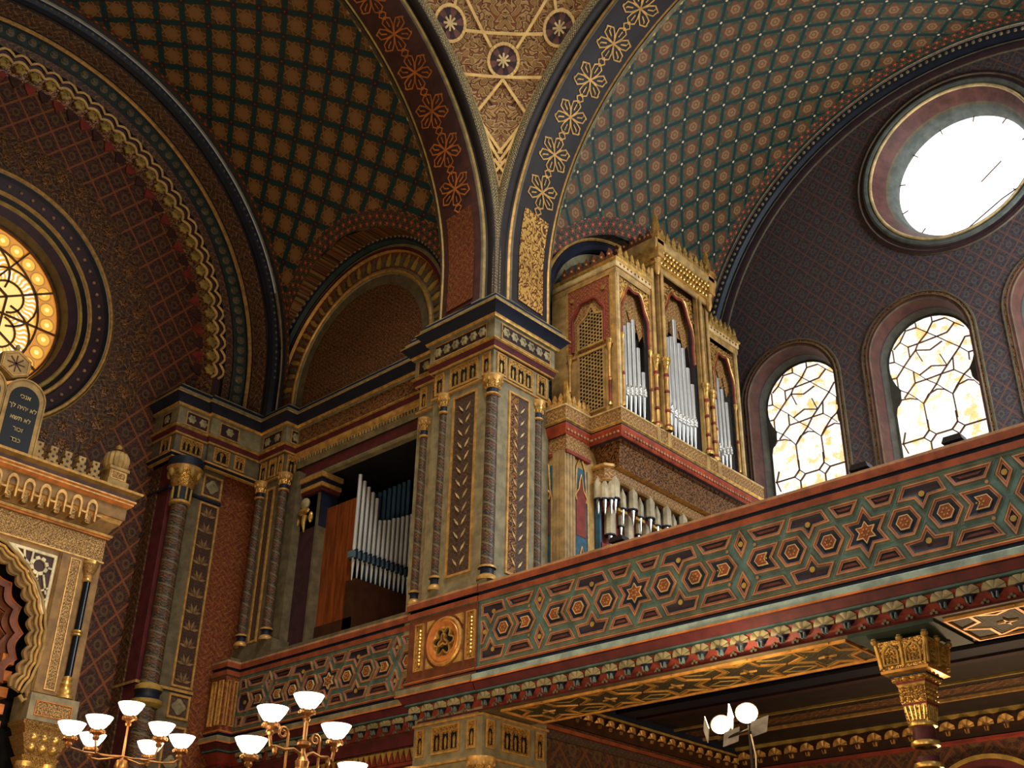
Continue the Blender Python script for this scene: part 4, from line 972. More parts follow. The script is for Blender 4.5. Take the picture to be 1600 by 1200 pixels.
m = MB(); m.sweep2([(-1.22, .2), (-1.22, YP + .01), (0, YP + .01)], P_, M_); us = [-1.09 + .2275 * k for k in range(5)]; shell_cove(m, fy(YR), us[:-1], 5.055, -.045, .2275); m.build('cove', ped2); shell_row(ped2, fy(YR), us, 5.05, -.075)

# parapet of the small organ bay
YL = .15
pl = thing('gallery_parapet', 'short shadowed gallery parapet of relief strapwork below the small organ niche', 'parapet', (-3.2, .2, 5.6))
path = [(-5.62, -.08), (-5.24, -.08), (-5.24, YL), (-1.22, YL)]
m = MB(); m.sweep2(path, list(reversed(GP)), list(reversed(GM))); m.box(-5.6, -1.2, YL - .02, YL + .3, 6.4, 6.5, 'taupe_dark'); m.box(-5.6, -5.24, -.06, .3, 6.4, 6.5, 'taupe_dark'); m.build('top_rail', pl)
m = MB(); T = fy(YL); m.face([T(-5.24, 5.43), T(-1.22, 5.43), T(-1.22, 6.23), T(-5.24, 6.23)], 'teal'); strapwork(m, T, -5.2, -1.25, -3.1, 1.6); m.build('strapwork_panel', pl)
m = MB(); m.box(-5.62, -5.24, -.08, .3, 5.43, 6.24, 'damask_strip')
for a, b in ((-.06, .0), (.06, .13)):
    TT = fx(-5.24); m.frame(TT, rect(a, b, 5.5, 6.16), .012, 0, .025, 'gold_paint')
for a, b in ((-5.56, -5.46), (-5.38, -5.28)): m.frame(fy(-.08), rect(a, b, 5.5, 6.16), .014, 0, .025, 'gold_paint'); i_ = rect(a + .014, b - .014, 5.514, 6.146); m.face([fy(-.08)(p, q, .004) for p, q in i_], 'gold_fine', i_)
m.build('end_block', pl)
m = MB(); m.sweep2(path, GL, ['orange', 'orange', 'red', 'navy', 'navy', 'taupe', 'taupe', 'taupe', 'orange', 'orange', 'maroon', 'maroon', 'maroon', 'teal']); m.build('lower_moulding', pl)
cl2 = thing('shell_cornice', 'shadowed shell cornice under the left parapet behind the brass candelabrum', 'cornice', (-3.2, .2, 5.0))
m = MB(); m.sweep2(path, P_, M_); us = [-5.05 + .2405 * k for k in range(16)]; shell_cove(m, fy(YL), us[:-1], 5.055, -.045, .24); m.build('cove', cl2); shell_row(cl2, fy(YL), us, 5.06, -.075)
# wall below that parapet
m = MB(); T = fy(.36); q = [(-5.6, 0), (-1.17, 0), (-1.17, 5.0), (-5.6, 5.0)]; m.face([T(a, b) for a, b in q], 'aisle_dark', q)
for k in range(40):
    u = -5.4 + .11 * k; m.prism(T, [(u, 4.62), (u + .1, 4.62), (u + .05, 4.76)], 0, .02, 'organ_red'); m.prism(T, [(u - .05, 4.78), (u, 4.64), (u + .05, 4.78)], 0, .012, 'olive_gold')
m.box(-5.6, -1.17, .3, .36, 4.8, 4.95, 'maroon'); m.box(-5.6, -1.17, .31, .36, 4.56, 4.6, 'organ_red')
structure(m, 'wall_bay', 'dark damask wall with red zigzag border under the small organ gallery', 'wall')

# ---- star soffit, column, aisle ------------------------------------------------------
m = MB(); S0 = soffit(4.93)
m.face([S0(a, b) for a, b in rect(-.05, 9.3, -.05, .84)], 'taupe_dark'); m.face([(-.05, .84, 4.93), (9.3, .84, 4.93), (9.3, .84, 5.46), (-.05, .84, 5.46)], 'ceiling_red', [(0, 0), (9.3, 0), (9.3, .5), (0, .5)])
def hexs(u, v, R): return [(u + (R if k % 2 == 0 else R * .577) * cos(pi * k / 6), v + (R if k % 2 == 0 else R * .577) * sin(pi * k / 6)) for k in range(12)]
for a, b, cs in ((.24, 4.66, [.67, 1.57, 2.47, 3.37, 4.27]), (5.62, 9.2, [6.05, 6.95, 7.85, 8.75])):
    o = rect(a, b, .05, .8); m.ring(S0, o, inset(o, .022), 0, .03, 'soffit_gold'); f = inset(o, .022); m.face([S0(p, q, .006) for p, q in f], 'soffit_paint', f)
    for u in cs:
        P = hexs(u, .41, .44); m.ring(S0, P, inset(P, .03), .006, .02, 'soffit_gold'); i_ = inset(P, .031); m.face([S0(p, q, .012) for p, q in i_], 'soffit_paint', i_); m.ring(S0, inset(P, .05), inset(P, .058), .012, .016, 'olive_gold')
        for k in range(4):
            t = pi * k / 2 + pi / 4 * 0; q = [(u + .02 * cos(t + pi / 2), .41 + .02 * sin(t + pi / 2)), (u + .1 * cos(t), .41 + .1 * sin(t)), (u - .02 * cos(t + pi / 2), .41 - .02 * sin(t + pi / 2))]; m.prism(S0, q, .012, .03, 'gold_paint')
    for u in [(x + y) / 2 for x, y in zip(cs, cs[1:])]:
        for v in (.16, .66): P = [(u - .2, v), (u, v - .1), (u + .2, v), (u, v + .1)]; m.ring(S0, P, inset(P, .012), .006, .014, 'olive_gold')
structure(m, 'trim_10', 'underside of the gallery beam with a row of gilt six-pointed stars', 'soffit')

col = thing('gallery_column', 'slender dark column with a square gilded capital carrying the gallery', 'column', (5.14, .4, 0))
def sq(r, z): return [(5.14 - r, .4 - r, z), (5.14 + r, .4 - r, z), (5.14 + r, .4 + r, z), (5.14 - r, .4 + r, z)]
m = MB(); m.lathe((5.14, .4, 0), [(.2, 0), (.2, .3), (.13, .4), (.105, .6), (.1, 3.85)], 'maroon', 18); m.build('shaft', col)
for z in (3.76, 3.95, 4.12):
    m = MB(); m.lathe((5.14, .4, z), [(.1, -.02), (.125, -.01), (.13, .01), (.125, .03), (.1, .04)], 'gold', 18); m.build('ring', col)
m = MB(); m.lathe((5.14, .4, 3.97), [(.1, 0), (.1, .13)], 'maroon', 18)
lev = [(.085, 4.12, 'gold'), (.095, 4.15, 'gold_fine'), (.115, 4.29, 'organ_red'), (.12, 4.31, 'gold_fine'), (.128, 4.46, 'gold'), (.14, 4.48, 'organ_red'), (.145, 4.5, 'gold_fine'), (.175, 4.54, 'navy'), (.18, 4.555, 'gold'), (.228, 4.575, 'soffit_gold'), (.23, 4.6, 'navy'), (.21, 4.61, 'gold_fine'), (.245, 4.86, 'gold'), (.0, 4.86, 'gold')]
for (r, z, mt), (r2, z2, _) in zip(lev, lev[1:]):
    A, B_ = sq(r, z), sq(r2, z2)
    for k in range(4):
        j = (k + 1) % 4; m.face([A[k], A[j], B_[j], B_[k]], mt, [(k * .5, z), (k * .5 + 2 * r, z), (k * .5 + 2 * r2, z2), (k * .5, z2)])
def side(k, r):                                 # facades of the square capital
    return (lambda a, b, n: (5.14 + a, .4 - r - n, b), lambda a, b, n: (5.14 + r + n, .4 + a, b), lambda a, b, n: (5.14 - a, .4 + r + n, b), lambda a, b, n: (5.14 - r - n, .4 - a, b))[k]
for k in range(4):
    TT = side(k, .225)
    for d in (-.108, .108):
        P = archpoly(d, .078, 4.635, 4.74, 8); P[2 + 4] = (d, 4.84); m.ring(TT, P, inset(P, .016), -.03, .024, 'gold'); m.prism(TT, inset(P, .02), -.03, .004, 'gold_fine')
        for q in range(9): m.ell(TT(d + .034 * (q % 3 - 1), 4.665 + .042 * (q // 3), .012), (.013, .013, .013), 'gold', 6, 4)
    for d in (-.22, 0, .22):
        m.tube([TT(d * .95, 4.62, .0), TT(d * 1.08, 4.84, .018)], .018, 'gold', 6); m.ell(TT(d * 1.12, 4.87, .02), (.036, .036, .03), 'gold', 8, 5); m.ell(TT(d * 1.14, 4.91, .02), (.026, .026, .026), 'shell', 8, 5)
    TT = side(k, .135)
    for q in range(4): m.ell(TT(-.12 + .08 * q, 4.52, .02), (.03, .03, .02), 'gold', 8, 5)
    TT = side(k, .12)
    for q in range(12): m.ell(TT(-.09 + .06 * (q % 4), 4.345 + .045 * (q // 4), .006), (.022, .022, .018), 'gold', 6, 4)
    TT = side(k, .1)
    for q in range(5): m.tube([TT(-.07 + .035 * q, 4.16, .0), TT(-.088 + .044 * q, 4.28, .012)], .01, 'gold', 5)
m.build('capital', col, 'gilded square capital with niches and small finials')
m = MB(); m.box(4.72, 5.56, -.02, .82, 4.9, 4.93, 'green_edge'); m.build('abacus_bed', col)

m = MB(); m.face([(-.2, .84, 5.45), (9.6, .84, 5.45), (9.6, 5.7, 5.45), (-.2, 5.7, 5.45)], 'ceiling_red')
m.box(-.1, 9.6, 2.6, 5.55, 5.43, 5.452, 'band_dark')
for y, mt, w, h in ((2.6, 'navy', .3, .06), (3.05, 'plum', .12, .05), (3.9, 'olive_gold', .03, .05), (4.15, 'floral_dark', .3, .03), (4.6, 'gold_paint', .04, .06)): m.box(-.1, 9.6, y, y + w, 5.45 - h, 5.452, mt)
structure(m, 'ceiling', 'red-brown painted ceiling of the aisle under the gallery', 'ceiling')
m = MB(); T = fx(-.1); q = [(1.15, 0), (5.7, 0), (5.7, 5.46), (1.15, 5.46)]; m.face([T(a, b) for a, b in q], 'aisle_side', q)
m.box(-.1, -.05, 1.16, 5.6, 5.28, 5.45, 'navy'); m.box(-.1, -.03, 1.14, 5.6, 5.3, 5.33, 'olive_gold'); m.box(-.1, -.05, 1.16, 5.6, 4.97, 5.02, 'red'); m.box(-.1, -.06, 1.14, 5.6, 4.86, 4.96, 'panel_paint')
structure(m, 'wall_aisle', 'dark aisle wall beneath the organ gallery', 'wall')
ac = thing('aisle_cornice', 'small gilt shell frieze on the shaded aisle side wall', 'cornice', (-.05, 3.4, 5.2))
m = MB(); m.box(-.09, -.04, 1.16, 5.6, 5.06, 5.3, 'dark_wood'); m.build('backing', ac); shell_row(ac, fx(-.1), [1.3 + .227 * k for k in range(19)], 5.19, .05, .8, ('gold_paint', 'dark_wood'))
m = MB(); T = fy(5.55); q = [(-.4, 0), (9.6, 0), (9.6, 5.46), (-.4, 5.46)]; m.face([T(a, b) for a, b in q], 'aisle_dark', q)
for x in (1.4, 3.6, 5.9): m.arch(T, (x, 3.9), [(1.0, 0), (1.0, .05), (.94, .05), (.94, .02), (.8, .02), (.8, .05), (.76, .05), (.76, 0)], ['olive_gold', 'olive_gold', 'maroon', 'maroon', 'olive_gold', 'olive_gold', 'olive_gold'], 0, pi, 30, 0)
structure(m, 'wall_back', 'dark damask far wall of the aisle under the gallery', 'wall')
fc = thing('aisle_cornice', 'small gilt shell frieze on the far aisle wall behind the gallery column', 'cornice', (4.6, 5.5, 5.2))
m = MB(); m.box(-.1, 9.5, 5.48, 5.55, 5.12, 5.4, 'dark_wood'); m.box(-.1, 9.5, 5.44, 5.55, 5.06, 5.1, 'organ_red'); m.box(-.1, 9.5, 5.44, 5.55, 5.38, 5.44, 'olive_gold'); m.build('backing', fc)
shell_row(fc, fy(5.5), [.1 + .26 * k for k in range(28)], 5.24, .03, 1.0, ('gold_paint', 'dark_wood'))
# ---- large organ case --------------------------------------------------------------------
org = thing('organ_case', 'tall gilded organ case with silver front pipes standing on the gallery', 'organ', (.3, 3.4, 5.62))
XF = .85; YN = 1.67; TF = fx(XF); TN = fy(YN)
XB = -.4
def body(nm, y0, y1, x1, z0, z1, mat='organ_tan'):
    m = MB(); m.box(XB, x1, y0, y1, z0, z1, mat); m.build(nm, org)
# carcass set back so that pipes have depth
m = MB(); m.box(XB, XF - .2, YN + .05, 4.92, 9.1, 11.86, 'band_dark'); m.box(XB, XF - .3, 2.56, 4.1, 11.8, 12.5, 'organ_tan'); m.build('carcass', org)
def crest(mb, T, u0, u1, z, n, h, k, mat='gold'):
    w = (u1 - u0) / k
    for i in range(k):
        u = u0 + w * (i + .5); P = [(u - w * .46, z), (u + w * .46, z), (u + w * .46, z + h * .3), (u + w * .26, z + h * .42), (u + w * .34, z + h * .6), (u, z + h), (u - w * .34, z + h * .6), (u - w * .26, z + h * .42), (u - w * .46, z + h * .3)]
        mb.prism(T, P, n - .03, n, mat, back=True); mb.ell(T(u, z + h * .45, n), (w * .14, w * .14, h * .12), 'gold_paint', 6, 4)
def arch_front(mb, T, u0, u1, z0, zs, z1, n, k=18, dent=True):      # spandrel plate with lobed opening
    uc = (u0 + u1) / 2; w = (u1 - u0) / 2 - .04; P = []
    for i in range(k + 1):
        t = pi * i / k; r = 1 + .05 * sin(t * 7) * (1 if dent else 0); P.append((uc + w * cos(t) * r * .98, zs + (z1 - zs - .12) * sin(t) ** .8 * r if sin(t) > 0 else zs))
    o = [(u0, zs - .25), (uc + w, zs - .25)] + P + [(uc - w, zs - .25), (u0, zs - .25)][:1] + [(u0, zs - .25)][:0]
    poly = [(u1, zs - .25), (u1, z1), (u0, z1), (u0, zs - .25), (uc - w, zs - .25)] + P[::-1] + [(uc + w, zs - .25)]
    poly = poly[::-1]
    A = sum(poly[i][0] * poly[(i + 1) % len(poly)][1] - poly[(i + 1) % len(poly)][0] * poly[i][1] for i in range(len(poly)))
    if A < 0: poly = poly[::-1]
    holed(mb, T, poly, [], n, 'gold_relief')
    Q = [(uc - w, zs - .25)] + P[::-1] + [(uc + w, zs - .25)]
    mb.tube([T(a, b, n + .005) for a, b in Q], .022, 'organ_red', 6); mb.tube([T(a, b, n + .012) for a, b in [(uc + (x - uc) * 1.09, z + .035) for x, z in Q if True]], .012, 'gold', 6)
def pipes(y0, y1, ztops, zmouth, zfoot, x, r):
    k = len(ztops)
    for i, zt in enumerate(ztops):
        y = y0 + (y1 - y0) * (i + .5) / k; m = MB()
        zm = zmouth(i) if callable(zmouth) else zmouth
        m.lathe((x, y, 0), [(.012, zfoot), (r, zm - .1), (r * 1.02, zm - .09), (r * .96, zm - .02), (r, zm + .03), (r, zt), (r * .8, zt), (r * .78, zt - .03)], 'pipe_metal', 14); p = m.build('organ_pipe', org)
        q = MB()
        for a, b in ((-.06, 0), (0, .035), (-.02, -.03)): q.ell((x + r * .95, y, zm + a), (.03, r * .85, .035), 'pipe_metal', 8, 5)
        q.ell((x + r * .9, y, zm + .05), (.02, r * .5, .06), 'silver_tip', 8, 5)
        q.build('mouth', p)
# side bay left, tall middle bay, side bay right
bays = ((1.74, 2.5, 11.62, 10.75), (2.84, 3.68, 12.08, 11.1), (4.16, 4.8, 11.54, 10.75))
for (a, b, zt, zs) in bays:
    m = MB(); arch_front(m, TF, a, b, 9.3, zs - .0, zt, -.02); m.build('arched_tracery', org)
    m = MB(); q = rect(a, b, 10.9 if zt < 12 else 11.3, zt - .05); m.face([TF(p, s, -.14) for p, s in q], 'organ_arab', q)
    mid = (a + b) / 2; w8 = (b - a) / 8; q = [(a + .002, 10.3 + (.6 if zt > 12 else .4) - abs(0) * .1)] + [(a + w8 * (j + .5), (10.95 if zt > 12 else 10.6) + (.25 if j % 2 else 0) + .1 * (4 - abs(j - 3.5))) for j in range(8)] + [(b - .002, 10.3 + (.6 if zt > 12 else .4)), (b, zt - .06), (a, zt - .06)]; holed(m, TF, q, [], -.12, 'organ_arab'); m.build('pipe_screen', org)
pipes(1.76, 2.4, [10.34, 10.8, 10.9, 11.0, 10.56, 10.19], lambda i: [9.78, 9.72, 9.76, 9.8, 9.84, 9.86][i], 9.3, XF - .07, .037)
pipes(2.82, 3.64, [10.75, 11.07, 11.13, 11.48, 11.1, 11.06, 10.75, 10.5], lambda i: [9.88, 9.84, 9.8, 9.77, 9.77, 9.78, 9.81, 9.84][i], 9.27, XF - .05, .041)
pipes(4.1, 4.64, [10.5, 10.88, 10.96, 10.8, 10.6], lambda i: [9.74, 9.7, 9.66, 9.72, 9.76][i], 9.27, XF - .08, .034)
def post(y, x, z0, z1, r, zc):
    m = MB(); m.box(x - .07, x - .0, y - .05, y + .05, z0, z1, 'organ_tan'); m.lathe((x + .03, y, z0), [(.06, 0), (.065, .05), (.045, .1), (r, .12), (r, zc - z0 - .2), (r * 1.5, zc - z0 - .17), (r, zc - z0 - .12), (r * 1.3, zc - z0), (.075, zc - z0 + .12), (.075, zc - z0 + .16), (r, zc - z0 + .17), (r, z1 - z0)], ['gold', 'organ_red', 'gold', 'gold_paint', 'gold_paint', 'organ_red', 'gold', 'gold_fine', 'gold', 'gold', 'organ_tan'], 12)
    for z in (z0 + .3, z0 + .62, z0 + .9): m.lathe((x + .03, y, z), [(r, 0), (r * 1.35, .01), (r * 1.35, .04), (r, .05)], 'organ_red', 12)
    m.build('gilt_post', org)
for y, x, z1 in ((2.55, XF, 12.1), (2.72, XF + .06, 12.15), (3.76, XF + .06, 12.15), (4.02, XF, 12.15)): post(y, x, 9.33, z1, .03, 10.38)
for y, x in ((1.71, XF - .02), (4.87, XF - .02)):
    m = MB(); m.box(x - .06, x + .02, y - .05, y + .05, 9.3, 11.72, 'organ_tan'); m.box(x - .04, x + .03, y - .015, y + .015, 9.4, 11.7, 'cream'); m.build('corner_stile', org)
m = MB()
for y in (1.79, 2.46, 4.13, 4.74): m.lathe((XF + .0, y, 9.4), [(.03, 0), (.02, .03), (.018, .5), (.03, .53), (.018, .56), (.018, 1.1), (.035, 1.15), (.035, 1.2), (0, 1.2)], ['gold', 'gold_paint', 'organ_red', 'organ_red', 'gold_paint', 'gold', 'gold', 'gold'], 8)
m.build('spindle', org)
# cornices and crestings of the side bays
m = MB()
for y0, y1 in ((1.67, 2.56), (4.06, 4.92)):
    pth = [(XB, y0), (XF, y0), (XF, y1)] if y0 < 2 else [(XF, y0), (XF, y1), (XB, y1)]
    m.sweep2(pth, [(0, 11.6), (.01, 11.62), (.015, 11.7), (.0, 11.71), (.02, 11.72), (.03, 11.74), (.03, 11.81), (.05, 11.83), (.055, 11.86), (-.1, 11.87)], ['organ_tan', 'organ_tan', 'organ_red', 'gold', 'cream', 'cream', 'gold', 'gold', 'organ_red'])
    for k in range(9): m.ell((XF + .032, y0 + .08 + .09 * k, 11.775), (.012, .02, .02), 'organ_red', 6, 4)
    m.build('cornice', org); m = MB()
m = MB(); crest(m, TF, 1.69, 2.54, 11.86, .04, .24, 6); m.build('cresting', org); m = MB(); crest(m, TF, 4.1, 4.9, 11.86, .04, .22, 6); m.build('cresting', org); m = MB(); crest(m, TN, XB + .2, XF - .02, 11.86, .03, .22, 7, 'pedestal_brown'); m.build('cresting', org)
# tower top of the middle bay
m = MB(); pth = [(XB + .3, 2.58), (XF + .08, 2.58), (XF + .08, 4.06), (XB + .3, 4.06)]
m.sweep2(pth, [(-.02, 12.1), (0, 12.11), (.0, 12.2), (.03, 12.21), (.03, 12.24), (.01, 12.25), (.01, 12.3), (.06, 12.45), (.08, 12.47), (.1, 12.55), (.1, 12.62), (-.2, 12.63)], ['organ_tan', 'organ_tan', 'gold', 'gold', 'gold_fine', 'gold_fine', 'gold', 'gold', 'organ_tan', 'organ_tan', 'organ_tan'])
TW = fx(XF + .1)
for k in range(15):
    u = 2.7 + .087 * k
    for j, (z, d) in enumerate(((12.27, .0), (12.36, .03), (12.44, .05))): m.ell(TW(u + (.043 if j % 2 else 0), z, d + .01), (.03, .032, .045), 'gold', 7, 5)
m.build('tower_cornice', org, 'honeycombed gilt tower cornice')
m = MB(); crest(m, TW, 2.62, 4.02, 12.62, .06, .26, 9); m.build('cresting', org); m = MB(); crest(m, fy(2.5), XB + .4, XF + .1, 12.62, .0, .22, 6, 'pedestal_brown'); m.build('cresting', org)
for y in (2.62, 4.02):
    m = MB(); m.box(XF + .0, XF + .18, y - .08, y + .08, 12.3, 12.66, 'gold_paint'); m.box(XF - .02, XF + .2, y - .1, y + .1, 12.66, 12.74, 'gold'); m.lathe((XF + .09, y, 12.74), [(.09, 0), (.07, .04), (.075, .2), (.045, .32), (.05, .36), (.0, .46)], ['gold', 'gold_fine', 'gold_fine', 'gold', 'gold'], 8); m.lathe((XF + .09, y, 12.3), [(.07, 0), (.05, -.08), (.06, -.2), (.02, -.3)], 'gold_paint', 8); m.build('pinnacle', org)
# nave-side face with the lattice grilles
m = MB(); TN = fy(YN)
m.box(XB, XF - .04, YN + .0, YN + .06, 9.1, 11.65, 'organ_tan'); m.build('side_panel', org)
m = MB(); o = rect(-.06, .72, 10.3, 11.6); mid = .33
P = [(mid + .3 * cos(t) * (1 + .05 * sin(7 * t)), 10.98 + .34 * sin(t) * (1 + .05 * sin(7 * t))) for t in [pi * i / 18 for i in range(19)]]
holed(m, TN, [(-.06, 10.45), (mid - .3, 10.45)] + P[::-1] + [(mid + .3, 10.45), (.72, 10.45), (.72, 11.6), (-.06, 11.6)], [], .012, 'frieze_red')
Q = [(mid - .3, 10.5)] + P[::-1] + [(mid + .3, 10.5)]; m.tube([TN(a, b, .02) for a, b in Q], .026, 'organ_red', 6)
q = [(mid - .28, 10.45), (mid + .28, 10.45)] + [(mid + (a - mid) * .93, b) for a, b in P]; m.face([TN(a, b, .005) for a, b in q], 'organ_arab', q)
m.prism(TN, circle((.02, 11.42), .035, 8), .01, .03, 'gold'); m.prism(TN, circle((.62, 11.42), .04, 8), .01, .03, 'gold')
m.frame(TN, rect(-.1, .78, 10.4, 11.64), .035, 0, .02, 'gold_paint'); m.build('spandrel', org)
for z0, z1, pts in ((10.5, 11.05, [(.16, 10.52), (.6, 10.52), (.6, 10.98), (.46, 11.02), (.4, 11.16), (.3, 11.02), (.16, 10.92)]), (9.42, 10.38, rect(.16, .6, 9.42, 10.38))):
    m = MB(); m.face([TN(a, b, .016) for a, b in pts], 'dark_void')
    n1 = int((z1 - z0 + .2) / .062)
    for i in range(n1):
        for j in range(8):
            u = .16 + .44 * (j + .5) / 8; z = z0 + .03 + .062 * i + (.031 if j % 2 else 0)
            if z > z1 - .03 + (.1 if z1 > 10.5 and abs(u - .4) < .1 else 0): continue
            P = [(u + .036 * cos(t), z + .036 * sin(t)) for t in [pi / 3 * k for k in range(6)]]; m.ring(TN, P, inset(P, .011), None, .03, 'organ_tan')
    m.frame(TN, inset(pts, -.03), .03, .0, .04, 'organ_tan'); m.build('lattice_grille', org, 'dark hexagonal lattice grille in a tan frame')
for u in (-.02, .72):
    m = MB(); m.lathe((u, YN - .03, 9.4), [(.035, 0), (.02, .05), (.02, .4), (.034, .43), (.02, .46), (.02, .9), (.04, 1.0), (.05, 1.08), (0, 1.08)], ['gold', 'organ_red', 'gold_paint', 'organ_red', 'gold_paint', 'gold_paint', 'gold_fine', 'gold'], 10); m.build('spindle', org)
# ledge with its red dentil cornice, jogging round the lower case
XL = .33; YQ = 1.12
pth = [(XB, YQ), (XL, YQ), (XL, YN), (XF + .02, YN), (XF + .02, 5.3)]
m = MB(); m.sweep2(pth, [(-.3, 8.55), (-.22, 8.56), (-.2, 8.72), (-.12, 8.86), (-.06, 8.88), (-.02, 8.9), (0, 8.93), (.03, 9.02), (.04, 9.04), (.04, 9.06), (.06, 9.08), (.06, 9.1), (.03, 9.115), (.03, 9.3), (.04, 9.31), (.04, 9.33), (-.3, 9.34)], ['gold_paint', 'bronze_relief', 'bronze_relief', 'bronze_relief', 'plum', 'ledge_red', 'ledge_red', 'ledge_red', 'navy', 'gold', 'gold', 'light_blue', 'organ_arab', 'gold_paint', 'cream', 'organ_tan'])
for k in range(52): m.ell((XF + .04, YN + .07 + .07 * k, 8.955), (.018, .022, .022), 'tan_line', 6, 4)
for k in range(8): m.ell((XL + .02, YQ + .04 + .07 * k, 8.955), (.018, .022, .022), 'tan_line', 6, 4)
for k in range(8): m.ell((XL + .04 + .066 * k, YN - .02, 8.955), (.022, .018, .022), 'tan_line', 6, 4)
for a, b in ((XF + .055, None),):
    for y in (2.5, 2.76, 3.74, 4.04): m.box(XF + .02, XF + .07, y - .04, y + .04, 9.11, 9.34, 'organ_tan')
m.build('ledge', org, 'ledge with red dentilled cornice')
m = MB(); crest(m, fy(YQ), XB + .04, XL - .02, 9.33, .02, .2, 6, 'gold_paint'); crest(m, fx(XL), YQ + .02, YN, 9.33, .02, .2, 5, 'gold_paint'); m.prism(fx(XL), [(YQ - .01, 9.33), (YQ + .06, 9.33), (YQ + .045, 9.5), (YQ, 9.7), (YQ - .02, 9.5)], -.02, .04, 'gold', back=True); m.build('cresting', org)
# lower case below the ledge
m = MB(); m.box(XB, XL - .06, YQ + .05, 1.9, 5.62, 8.9, 'organ_tan'); TQ = fy(YQ + .05); TX = fx(XL - .06)
for T, a, b in ((TQ, XB + .14, .07), (TX, 1.34, 1.66)):
    q = rect(a, b, 5.7, 8.5); m.face([T(p, s, .004) for p, s in q], 'blue_panel', q)
    uc = (a + b) / 2; w = (b - a) / 2
    for z0, z1, mt in ((6.0, 7.25, 'organ_red'), (7.5, 8.3, 'organ_red')):
        P = [(uc - w * .62, z0), (uc + w * .62, z0), (uc + w * .62, z1 - .3), (uc + w * .75, z1 - .22), (uc + w * .3, z1 - .12), (uc + w * .18, z1), (uc, z1 + .1), (uc - w * .18, z1), (uc - w * .3, z1 - .12), (uc - w * .75, z1 - .22), (uc - w * .62, z1 - .3)]
        m.prism(T, P, .004, .012, 'frieze_red' if z0 < 7 else 'organ_red'); m.tube([T(p, s, .02) for p, s in P[2:]], .012, 'gold_paint', 5)
    P = [(uc - w * .9, 5.7), (uc - w * .9, 8.0), (uc - w * .7, 8.15), (uc - w * .55, 8.5), (uc - w * .2, 8.62), (uc, 8.75)]
    m.tube([T(p, s, .015) for p, s in P], .014, 'gold_paint', 5); m.tube([T(2 * uc - p, s, .015) for p, s in P], .014, 'gold_paint', 5)
m.build('lower_case', org, 'blue and red painted lower case')
m = MB()
for d in range(3): m.box(.1 + .062 * d, .145 + .062 * d, YQ + .01, YQ + .06, 5.62, 8.66, 'flute'); m.box(XL - .07, XL - .02, YQ + .06 + .06 * d, YQ + .105 + .06 * d, 5.62, 8.66, 'flute')
m.box(.08, XL - .03, YQ + .02, 1.31, 5.62, 8.66, 'flute')
m.box(XB, XL - .0, YQ + .03, 1.67, 8.62, 8.67, 'organ_red'); m.box(XB, XL - .02, YQ + .04, 1.67, 8.67, 8.9, 'organ_arab'); m.build('fluted_pilaster', org)
# muqarnas corbel under the ledge
XM = .56
m = MB(); m.box(XB, XM - .28, 1.8, 5.25, 5.62, 8.6, 'blue_panel'); m.box(XM - .3, XM - .26, 1.86, 5.2, 5.7, 8.2, 'organ_red'); m.box(XL - .06, XM - .2, 1.8, 1.84, 5.62, 8.5, 'blue_panel'); m.build('corbel_back', org, 'deep blue backing panel')
m = MB(); pth = [(.2, 1.78), (XM - .08, 1.78), (XM, 1.9), (XM, 5.25)]
m.sweep2(pth, [(-.1, 8.36), (.0, 8.36), (.02, 8.38), (.0, 8.4), (.0, 8.56), (.03, 8.58), (.03, 8.62), (-.1, 8.63)], ['gold', 'gold', 'gold', 'organ_arab', 'gold_paint', 'gold_paint', 'gold_paint']); m.build('corbel_frieze', org)
def pend(x, y, z, w, h, tip=True):
    m = MB(); r = w / 2
    m.lathe((x, y, z), [(0, h + .13), (r * .5, h + .07), (r, h), (r, .02), (r * 1.06, 0), (r * .5, 0), (r * .36, -.05), (r * .14, -.2), (0, -.22)], ['muqarnas', 'muqarnas', 'muqarnas', 'navy', 'navy', 'silver_tip', 'silver_tip', 'silver_tip'], 8); m.build('corbel_pendant', org)
for k in range(9):
    y = 1.92 + .4 * k
    pend(XM - .02, y, 8.06 if k else 8.1, .15, .26); pend(XM - .04, y + .2, 8.02, .1, .2)
    pend(XM - .16, y + .06, 7.62, .16, .34); 
    if k < 7: pend(XM - .13, y + .26, 7.8, .1, .16)
pend(.36, 1.78, 8.1, .12, .24); pend(.46, 1.8, 8.08, .12, .2); pend(.52, 1.86, 8.08, .12, .2)
m = MB()
for k in range(9):
    y = 1.92 + .4 * k; m.box(XM - .28, XM - .04, y + .1, y + .3, 7.98, 8.02, 'gold'); m.box(XM - .28, XM - .16, y - .02, y + .14, 7.98, 8.0, 'gold_paint'); m.box(XM - .3, XM - .2, y - .1, y + .2, 7.3, 7.5, 'organ_red')
    m.lathe((XM - .2, y + .06, 6.9), [(.03, 0), (.04, .3), (.03, .6)], 'gold_paint', 8)
m.build('corbel_shelf', org)
